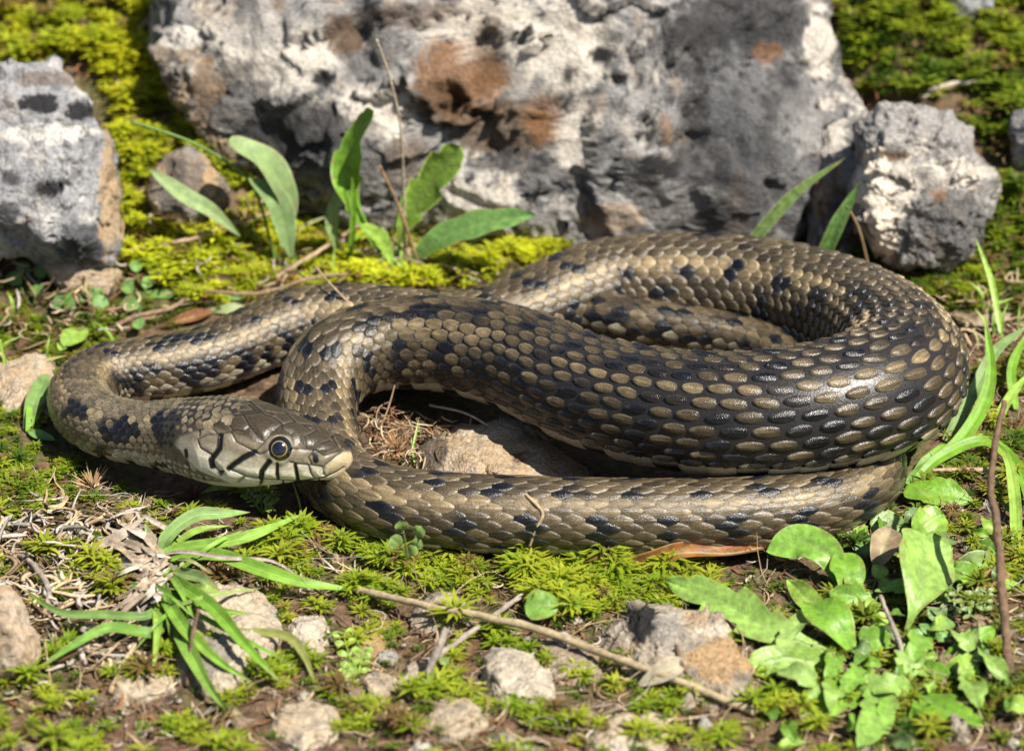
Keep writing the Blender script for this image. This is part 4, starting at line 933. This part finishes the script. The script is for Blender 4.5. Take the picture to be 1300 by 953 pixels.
# -- rosette of broad leaves at right front
p = empty('rosette_plant', G(1095, 800)); props(p, 'broad rosette of shiny lobed green leaves in front of the snake bend', 'plant')
for sp_, wd_, cl_, pr_, kw in (([(1060, 832, 6), (981, 799, 22), (919, 764, 28), (846, 737, 24)], 28, (.27, .43, .09), 'leaf', dict(teeth=.2, nt_=3)),
        ([(1075, 850, 6), (999, 836, 20), (938, 852, 12)], 22, (.27, .43, .08), 'leaf', dict(teeth=.12, nt_=3)),
        ([(1085, 832, 6), (1061, 788, 36), (1022, 764, 30)], 22, (.20, .40, .04), 'leaf', dict()),
        ([(1150, 802, 6), (1164, 762, 34), (1178, 676, 62)], 37, (.27, .43, .09), 'spoon', dict(face=.7, teeth=.05, nt_=3)),
        ([(1065, 745, 6), (1052, 705, 36), (1018, 688, 40), (972, 700, 24)], 22, (.22, .41, .06), 'leaf', dict()),
        ([(1072, 760, 8), (1078, 730, 26), (1062, 702, 36)], 20, GREEN, 'leaf', dict()),
        ([(1258, 642, 4), (1206, 629, 16), (1146, 624, 16)], 23, GREEN, 'spoon', dict(teeth=.10, nt_=4, wave=.22)),
        ([(1160, 680, 4), (1135, 666, 14), (1104, 664, 16)], 19, (.24, .35, .13), 'spoon', dict(teeth=.10, nt_=4, wave=.22)),
        ([(1150, 690, 4), (1172, 668, 24), (1197, 652, 30)], 21, (.24, .43, .05), 'spoon', dict(teeth=.10, nt_=4, wave=.22)),
        ([(1205, 726, 4), (1235, 716, 14), (1270, 712, 14)], 15, (.24, .35, .12), 'leaf', dict()),
        ([(1195, 842, 4), (1231, 816, 18), (1264, 798, 18)], 15, GREEN, 'leaf', dict(teeth=.1, nt_=3)),
        ([(1140, 820, 6), (1115, 812, 20), (1090, 808, 18)], 17, (.21, .40, .05), 'spoon', dict(teeth=.10, nt_=4, wave=.22)),
        ([(1190, 855, 4), (1215, 850, 16), (1242, 843, 16)], 16, LGREEN, 'spoon', dict(teeth=.10, nt_=4, wave=.22)),
        ([(1150, 845, 4), (1180, 852, 14), (1206, 858, 14)], 14, GREEN, 'spoon', dict(teeth=.10, nt_=4, wave=.22)),
        ([(1150, 828, 4), (1175, 832, 14), (1192, 833, 12)], 9, LGREEN, 'leaf', dict()),
        ([(1090, 850, 4), (1060, 885, 16), (1000, 900, 12)], 22, GREEN, 'leaf', dict(teeth=.15, nt_=3)),
        ([(1110, 860, 4), (1115, 900, 20), (1090, 950, 16)], 22, (.23, .40, .07), 'leaf', dict(teeth=.12, nt_=3)),
        ([(1160, 870, 4), (1200, 900, 18), (1250, 920, 14)], 20, GREEN, 'leaf', dict(teeth=.12, nt_=3)),
        ([(1060, 800, 5), (1035, 770, 14), (1000, 735, 14)], 13, LGREEN, 'leaf', dict()),
        ([(1110, 690, 3), (1096, 680, 12), (1090, 662, 18)], 9, LGREEN, 'spoon', dict(teeth=.10, nt_=4, wave=.22)),
        ([(1105, 715, 3), (1100, 695, 12), (1090, 685, 14)], 14, (.15, .26, .08), 'spoon', dict(teeth=.10, nt_=4, wave=.22))):
    k2 = dict(face=.6, cup=.2, wave=.14); k2.update(kw)
    leaf(p, sp_, wd_, prof=pr_, col_=cl_, rib=(.30, .40, .14), **k2)
r_ = np.random.default_rng(55)
for k in range(16):
    a, b = r_.uniform(1030, 1270), r_.uniform(720, 880); an = r_.uniform(0, 6.28); L_ = r_.uniform(60, 100)
    leaf(p, [(a, b, 4), (a + math.cos(an) * L_ * .5, b + math.sin(an) * L_ * .35 - 6, 20 + r_.uniform(0, 10)), (a + math.cos(an) * L_, b + math.sin(an) * L_ * .6, 12 + r_.uniform(0, 10))], r_.uniform(12, 19), prof='leaf', col_=[(.27, .43, .09), (.20, .38, .05), (.30, .45, .12)][k % 3], rib=(.36, .46, .18), teeth=.16, nt_=3, wave=.25)
for k in range(60):
    a, b = r_.uniform(960, 1300), r_.uniform(640, 960)
    if (a < 1120 and b < 740) or (a < 1000 and b < 880): continue
    an = r_.uniform(0, 6.28); L_ = r_.uniform(22, 46)
    leaf(p, [(a, b, 3), (a + math.cos(an) * L_ * .5, b + math.sin(an) * L_ * .35 - 5, 14 + r_.uniform(0, 12)), (a + math.cos(an) * L_, b + math.sin(an) * L_ * .6, 12 + r_.uniform(0, 8))], r_.uniform(6, 12), prof=['leaf', 'spoon'][k % 2], col_=np.array([GREEN, LGREEN, DGREEN, (.16, .25, .09)][k % 4]), teeth=.12, nt_=3, wave=.2)
sprout('trefoil sprout with small rounded leaves in the middle of the rosette', (1095, 790), [(1076, 726, 11), (1084, 742, 14), (1116, 726, 12), (1124, 742, 11), (1106, 768, 11), (1118, 785, 10)], 10, LGREEN, group='small round-leaved seedlings')
sprout('tiny bluish trefoil sprout beside the rosette, under the upright stalk', (1180, 815), [(1187, 780, 12), (1177, 798, 10), (1196, 806, 10), (1165, 802, 9), (1202, 792, 9)], 10, BGREEN, group='small round-leaved seedlings')
p = sprout('four-leaved round seedling standing against the front coil of the snake', (518, 706), [(510, 667, 9), (532, 674, 9), (502, 687, 10), (530, 690, 8), (524, 698, 8)], 10, (.22, .34, .09), Yv=-545, group='small round-leaved seedlings')
sprout('rounded clover leaves lying on moss below the front coil', (722, 768), [(688, 768, 22), (712, 746, 13), (728, 764, 15)], 10, (.18, .33, .05), group='small round-leaved seedlings')
sprout('single round seedling leaf on bare soil by the twig fork', (566, 852), [(564, 839, 8)], 10, (.2, .3, .08), group='small round-leaved seedlings')
# finely cut little plants
def cut_plant(label, rootpx, tips, color, seed):
    p = empty('feathery_plant', G(*rootpx)); props(p, label, 'plant')
    for (tx, ty, wd_) in tips:
        h = 14
        stem(p, [(rootpx[0], rootpx[1], 0), ((rootpx[0] + tx) / 2, (rootpx[1] + ty) / 2 - 3, h), (tx, ty, h + 4)], 1.2, .7, color)
        for f in (.35, .55, .75, .95):
            mx, my = rootpx[0] + (tx - rootpx[0]) * f, rootpx[1] + (ty - rootpx[1]) * f - 3 * math.sin(f * 3.1)
            dx, dy = tx - rootpx[0], ty - rootpx[1]; L_ = math.hypot(dx, dy); dx, dy = dx / L_, dy / L_
            for sg in (-1, 1):
                ex, ey = mx + dx * wd_ * .6 - sg * dy * wd_, my + dy * wd_ * .6 + sg * dx * wd_
                leaf(p, [(mx, my, h), ((mx + ex) / 2, (my + ey) / 2, h + 3), (ex, ey, h + 3)], wd_ * .28, prof='leaf', col_=color, across=5)
cut_plant('feathery cut-leaved sprout in moss below the snake chin', (333, 652), [(312, 628, 8), (330, 620, 8), (348, 632, 8), (345, 645, 6)], LGREEN, 1)
cut_plant('pale feathery cut-leaved plant beside the upright brown stalk', (1248, 792), [(1205, 742, 11), (1228, 728, 11), (1252, 750, 10), (1200, 765, 9)], (.24, .33, .12), 2)
cut_plant('toothed green sprout beside the twig fork in front', (452, 872), [(436, 805, 14), (462, 825, 12), (440, 850, 10)], LGREEN, 3)
leaf(None, [(252, 628, 3), (280, 618, 10), (300, 622, 4)], 4.5, prof='leaf', col_=LGREEN, label='small pointed green leaf under the snake jaw', cat='leaf')
leaf(None, [(372, 612, 12), (382, 650, 16), (384, 718, 2)], 1.4, prof='grass', col_=(.3, .42, .04), name='grass_sprig', label='hair-thin lime grass blade hanging below the snake chin', cat='grass')
leaf(None, [(445, 702, 3), (470, 697, 6), (500, 700, 4)], 8, prof='leaf', col_=DGREEN, label='dark green leaf tucked under the front coil', cat='leaf')
leaf(None, [(655, 725, 3), (690, 708, 8), (718, 703, 4)], 1.6, prof='grass', col_=LGREEN, name='grass_sprig', label='fine curved green blade against the front coil', cat='grass')

# -- grass tuft at left front
p = empty('grass_tuft', G(205, 745)); props(p, 'tuft of flat green grass blades sprouting from bleached dry sheaths', 'grass')
for sp_, wd_, cl_ in (([(205, 712, 14), (211, 701, 22), (305, 684, 34), (386, 652, 30)], 9, (.24, .42, .06)), ([(205, 712, 12), (270, 704, 34), (329, 722, 36), (388, 740, 26), (466, 750, 10)], 11, (.22, .40, .05)),
        ([(203, 710, 10), (212, 682, 34), (247, 655, 46), (284, 652, 40), (318, 650, 30)], 11, (.24, .38, .12)), ([(205, 705, 12), (249, 674, 34), (292, 667, 30)], 6, LGREEN),
        ([(208, 728, 14), (222, 738, 30), (270, 771, 46), (312, 819, 40), (356, 866, 20)], 11, (.20, .38, .04)), ([(205, 738, 14), (218, 772, 34), (242, 805, 36), (284, 843, 26), (325, 868, 10)], 10, (.22, .40, .05)),
        ([(205, 745, 12), (187, 781, 30), (131, 780, 34), (80, 778, 30), (30, 748, 26)], 7, (.18, .30, .08)), ([(205, 752, 10), (194, 803, 26), (138, 797, 34), (93, 819, 28), (46, 850, 14)], 9, (.17, .32, .05)),
        ([(198, 752, 10), (200, 800, 30), (194, 856, 18)], 7, LGREEN), ([(205, 748, 12), (263, 770, 28), (326, 781, 22)], 5, GREEN), ([(210, 760, 10), (284, 798, 34), (365, 840, 16)], 6, GREEN),
        ([(212, 770, 8), (236, 815, 30), (266, 872, 20), (290, 905, 10)], 12, (.22, .38, .06)), ([(300, 800, 22), (367, 809, 26), (385, 830, 20), (400, 866, 8)], 7, (.26, .28, .08)), ([(200, 712, 10), (192, 690, 26), (184, 664, 34)], 6, (.24, .38, .12)),
        ([(205, 722, 16), (262, 740, 34), (252, 760, 26)], 9, (.24, .33, .12)), ([(200, 755, 10), (228, 790, 26), (240, 850, 20)], 9, DGREEN)):
    leaf(p, sp_, wd_ * .72, prof='grass', col_=cl_, name='blade', mat=M_grass, face=.55, cup=.35)
r_ = np.random.default_rng(31)
for k in range(16):
    an = r_.uniform(-.9, 2.4); L_ = r_.uniform(50, 150); bx, by = 212 + r_.normal(0, 22), 738 + r_.normal(0, 24)
    ex, ey = bx + math.cos(an) * L_, by + math.sin(an) * L_ * .75
    leaf(p, [(bx, by, 12), ((bx + ex) / 2, (by + ey) / 2 - 6, r_.uniform(22, 44)), (ex, ey, r_.uniform(4, 30))], r_.uniform(2, 4.5), prof='grass', col_=[(.24, .42, .06), (.30, .42, .10), (.36, .36, .16), (.18, .34, .05)][k % 4], name='blade', mat=M_grass)
A = Acc(); r_ = np.random.default_rng(77)
for k in range(110):
    a = r_.uniform(0, 1); bx, by = 208 + r_.normal(0, 6), 722 + r_.normal(0, 14)
    ex, ey = bx - r_.uniform(10, 75), by + r_.normal(8, 26)
    q = pts([(bx, by, r_.uniform(8, 30)), ((bx + ex) / 2, (by + ey) / 2 + r_.normal(0, 5), r_.uniform(12, 40)), (ex, ey, r_.uniform(1, 20))])
    V, Fq, C = leaf_mesh(q, r_.uniform(1.5, 5.5), 'grass', np.array([(.42, .35, .27), (.33, .26, .19), (.25, .2, .15), (.5, .44, .36)][r_.integers(4)]), rib=(.3, .25, .2), across=4, seed=900 + k, spots=.4)
    A.add(V, Fq, C)
o = A.build('dry_sheaths', M_straw, p); o['kind'] = 'stuff'
leaf(p, [(195, 706, 20), (230, 700, 36), (290, 708, 40), (345, 712, 38), (390, 738, 30)], 2.2, prof='grass', col_=(.34, .28, .24), name='dry_blade', mat=M_straw)
leaf(p, [(182, 654, 30), (206, 668, 34), (232, 682, 36)], 3, prof='grass', col_=(.42, .34, .28), name='dry_blade', mat=M_straw)
leaf(p, [(120, 695, 16), (155, 678, 30), (185, 655, 40)], 6, prof='grass', col_=(.40, .33, .26), name='dry_blade', mat=M_straw)

# -- twigs and straws
def twig(label, spec, r0, r1, color, wob=2.0, name='twig', group='dry twigs and straws', mat=None):
    return stem(None, spec, r0, r1, color, name=name, mat=mat or M_wood, label=label, cat=name, group=group, wob=wob, sides=9)
CW, CG, CB = (.36, .26, .16), (.30, .25, .21), (.15, .095, .06)
twig('long dry straw running from the grass tuft tip across the stones in front', [(445, 746, 12), (530, 766, 26), (600, 780, 28), (680, 797, 26), (720, 812, 24), (790, 838, 24), (870, 868, 18), (960, 905, 6)], 4.2, 4.6, (.36, .28, .17), 1.5, 'straw', mat=M_straw)
twig('forked grey twig propped under the long straw', [(505, 868, 6), (580, 815, 16), (640, 772, 16), (680, 742, 14), (728, 708, 6)], 3.6, 2.2, CG)
twig('short dark twig stub standing by the forked twig', [(532, 880, 4), (545, 850, 26), (567, 798, 60)], 3.6, 4.2, CG)
twig('tall brown stalk standing upright beside the rosette', [(1282, 868, 2), (1279, 830, 30), (1272, 740, 80), (1264, 660, 120), (1258, 612, 145), (1264, 560, 175), (1275, 508, 205)], 6, 3, CB, 2.5, 'stalk')
twig('thin straight twig lying level behind the upright stalk', [(1182, 597, 16), (1240, 596, 18), (1315, 599, 14)], 2.4, 2.8, CW, 1)
twig('thin grey twig stuck between the rosette leaves', [(1155, 868, 2), (1146, 830, 24), (1130, 785, 44), (1117, 756, 54)], 3.2, 2.4, CG)
twig('fine diagonal twig beside the upright stalk', [(1235, 685, 6), (1270, 672, 10), (1305, 655, 10)], 1.6, 1.6, CW)
twig('kinked dry straw lying over the front coil of the snake', [('s', 645, 600, 2.5), ('s', 668, 628, 3), ('s', 689, 652, 3.5), ('s', 680, 672, 4), ('s', 672, 694, 5)], 2.2, 1.6, CW, .4, 'straw', mat=M_straw)
twig('short straw sticking up from the snake neck coil', [('s', 440, 382, 1), (420, 361, 112), (400, 338, 118)], 1.6, 1.3, CW, .3, 'straw', mat=M_straw)
twig('bent twig on the litter behind the snake neck', [(146, 414, 6), (170, 402, 14), (215, 392, 20), (250, 372, 26), (330, 372, 30), (400, 352, 38), (442, 348, 34)], 3.4, 2.2, (.25, .17, .11))
twig('long pale straw arching over moss below the grey-green leaves', [(165, 318, 20), (240, 304, 34), (300, 282, 40), (350, 270, 40), (400, 268, 34)], 3.0, 2.0, CW)
twig('stout straw lying slantwise on the moss carpet', [(350, 352, 24), (390, 328, 40), (430, 302, 44), (470, 276, 40)], 3.0, 2.4, CW)
twig('dark twig lying across the foot of the black-spotted rock', [(-20, 288, 6), (40, 310, 10), (100, 340, 10), (160, 355, 6)], 3.6, 3.0, CB)
twig('bleached bent twig lying on the mossy slope', [(1168, 124, 10), (1195, 110, 16), (1240, 104, 16), (1282, 99, 12)], 4.6, 3.0, (.48, .42, .34))
twig('thin twig reaching down the mossy slope behind the knobbly rock', [(1142, -6, 10), (1120, 30, 14), (1102, 58, 14), (1082, 90, 8)], 2.4, 3.4, (.36, .28, .2))
twig('wiry root winding down the moss strip', [(205, -5, 14), (196, 18, 18), (172, 40, 18), (158, 58, 14), (146, 95, 14), (158, 125, 14), (158, 180, 6)], 5.5, 2.4, (.36, .26, .15))
twig('slim dry stalk standing before the boulder', Yp(280, (514, 330), (508, 160), (492, 90), (478, 50)), 2.0, 1.4, (.36, .29, .21), .6, 'stalk')
twig('brown stalk leaning among the lobed leaves', Yp(275, (530, 330), (505, 260), (482, 210)), 2.4, 1.8, (.28, .17, .09), .6, 'stalk')
twig('pale straw lying along the soil below the snake neck', [(0, 625, 4), (50, 640, 10), (110, 655, 10), (160, 668, 4)], 2.6, 2.6, CW, 1, 'straw', mat=M_straw)
twig('grey straw fork by the dead root stump', [(18, 700, 8), (45, 720, 22), (62, 752, 18), (58, 775, 4)], 3.6, 3.0, CG)
twig('thin straw lying on soil before the black lichen stone', [(690, 745, 4), (780, 745, 8), (850, 735, 8), (900, 718, 4)], 1.8, 1.6, CW, .8, 'straw', mat=M_straw)
twig('short pale straw on the moss below the seedling', [(500, 708, 6), (522, 722, 10), (546, 735, 6)], 1.6, 1.4, (.45, .37, .26), .4, 'straw', mat=M_straw)
twig('small twig leaning on the black lichen stone', [(880, 868, 10), (868, 845, 24), (858, 820, 30)], 3, 2.4, CB)
twig('brown twig standing in front of the pale rough stone', [(238, 870, 6), (242, 820, 34), (252, 772, 60)], 2.4, 2.0, CB, .6)
twig('slanting straw beneath the grass tuft', [(140, 880, 4), (165, 830, 14), (178, 790, 20)], 3.4, 2.6, CW)
twig('stiff needle straw leaning in the coil hollow', [(475, 560, 8), (492, 520, 40), (508, 462, 70)], 1.4, 1.0, (.24, .16, .09), .4, 'straw', mat=M_straw)
twig('white dry straw lying over the stone inside the coil', [(545, 514, 26), (590, 524, 40), (620, 540, 40)], 1.4, 1.2, (.5, .44, .36), .3, 'straw', mat=M_straw)
for lab, sp_ in (('hooked straw in the soil under the pebble', [(520, 838, 4), (560, 812, 8), (610, 790, 8)]), ('thin brown straw by the ochre stone', [(480, 740, 4), (500, 760, 8), (508, 790, 6)]), ('slim straw beside the white pitted stone', [(395, 760, 4), (420, 775, 10), (450, 800, 6)]), ('thin dark straw crossing under the tuft blades', [(330, 700, 6), (370, 655, 10), (392, 660, 6)])):
    twig(lab, sp_, 1.6, 1.2, CB, 1.2, 'straw', mat=M_straw)

# spiky dead tufts
def spiky(label, c, n, L_, color, seed):
    r = np.random.default_rng(seed); p = empty('dry_tuft', G(*c)); props(p, label, 'tuft', 'dry brown spiky tufts')
    A = Acc(); b = G(*c)
    for k in range(n):
        a = r.uniform(0, 6.28); el = r.uniform(.15, 1.35); l_ = L_ * r.uniform(.6, 1.1)
        d_ = np.array([math.cos(a) * math.cos(el), math.sin(a) * math.cos(el), math.sin(el)])
        V, Fq, C = leaf_mesh(np.array([b, b + d_ * l_ * .5 + [0, 0, l_ * .05], b + d_ * l_]), r.uniform(.7, 1.3), 'grass', np.array(color) * r.uniform(.6, 1.3), rib=color, across=4, seed=k)
        A.add(V, Fq, C)
    A.build('needles', M_straw, p)['kind'] = 'stuff'
spiky('dry reddish tuft under the snake neck', (118, 622), 46, 34, (.36, .24, .13), 1)
spiky('dark brown spiky tuft below the snake chin', (410, 700), 46, 32, (.17, .08, .045), 2)
spiky('rusty needle tuft below the snake jaw', (245, 632), 34, 26, (.16, .075, .045), 3)
spiky('orange-brown needle tuft in the coil hollow', (505, 575), 44, 32, (.30, .17, .08), 4)
p = empty('green_sprigs', G(525, 585)); props(p, 'two thin green sprigs in the coil hollow', 'grass')
leaf(p, [(520, 588, 2), (526, 560, 22), (532, 530, 44)], 1.5, prof='grass', col_=LGREEN, name='blade'); leaf(p, [(527, 590, 2), (524, 570, 14), (522, 555, 24)], 1.5, prof='grass', col_=LGREEN, name='blade')

# fallen dry leaves
leaf(None, [(765, 716, 6), (820, 714, 16), (865, 702, 22), (930, 702, 16), (1000, 686, 20)], 11, prof='leaf', col_=(.26, .10, .03), rib=(.34, .16, .06), mat=M_dry, cup=.9, wave=.5, label='curled rust-brown fallen leaf under the front coil', cat='leaf', group='fallen dry leaves', name='fallen_leaf', spots=.6)
leaf(None, [(1110, 724, 12), (1120, 700, 30), (1132, 670, 40)], 17, prof='leaf', col_=(.34, .25, .16), rib=(.42, .33, .22), mat=M_dry, cup=.5, label='pale brown withered leaf between the rosette leaves', cat='leaf', group='fallen dry leaves', name='fallen_leaf', spots=.6)
leaf(None, [(1240, 745, 6), (1262, 738, 14), (1285, 745, 8)], 15, prof='leaf', col_=(.34, .18, .08), rib=(.4, .25, .12), mat=M_dry, cup=.4, label='small orange-brown withered leaf behind the upright stalk', cat='leaf', group='fallen dry leaves', name='fallen_leaf', spots=.5)
leaf(None, [(205, 412, 6), (235, 405, 12), (272, 395, 8)], 8, prof='leaf', col_=(.2, .07, .035), rib=(.26, .1, .05), mat=M_dry, cup=.6, label='dark red withered leaf behind the snake neck', cat='leaf', group='fallen dry leaves', name='fallen_leaf', spots=.3)
leaf(None, [(1056, 690, 6), (1085, 670, 14), (1118, 645, 14)], 6, prof='leaf', col_=(.42, .33, .22), rib=(.4, .3, .2), mat=M_dry, cup=.6, label='bleached leaf strip poking out under the snake bend', cat='leaf', group='fallen dry leaves', name='fallen_leaf')
leaf(None, [(810, 870, 10), (840, 855, 22), (872, 838, 26)], 12, prof='leaf', col_=(.42, .36, .27), rib=(.4, .3, .2), mat=M_dry, cup=.5, label='bleached dry leaf on the black lichen stone', cat='leaf', group='fallen dry leaves', name='fallen_leaf')
leaf(None, [(1210, 395, 8), (1240, 410, 14), (1290, 400, 10)], 9, prof='leaf', col_=(.36, .26, .19), rib=(.4, .3, .2), mat=M_dry, cup=.6, label='pale brown dry leaf behind the snake bend', cat='leaf', group='fallen dry leaves', name='fallen_leaf')
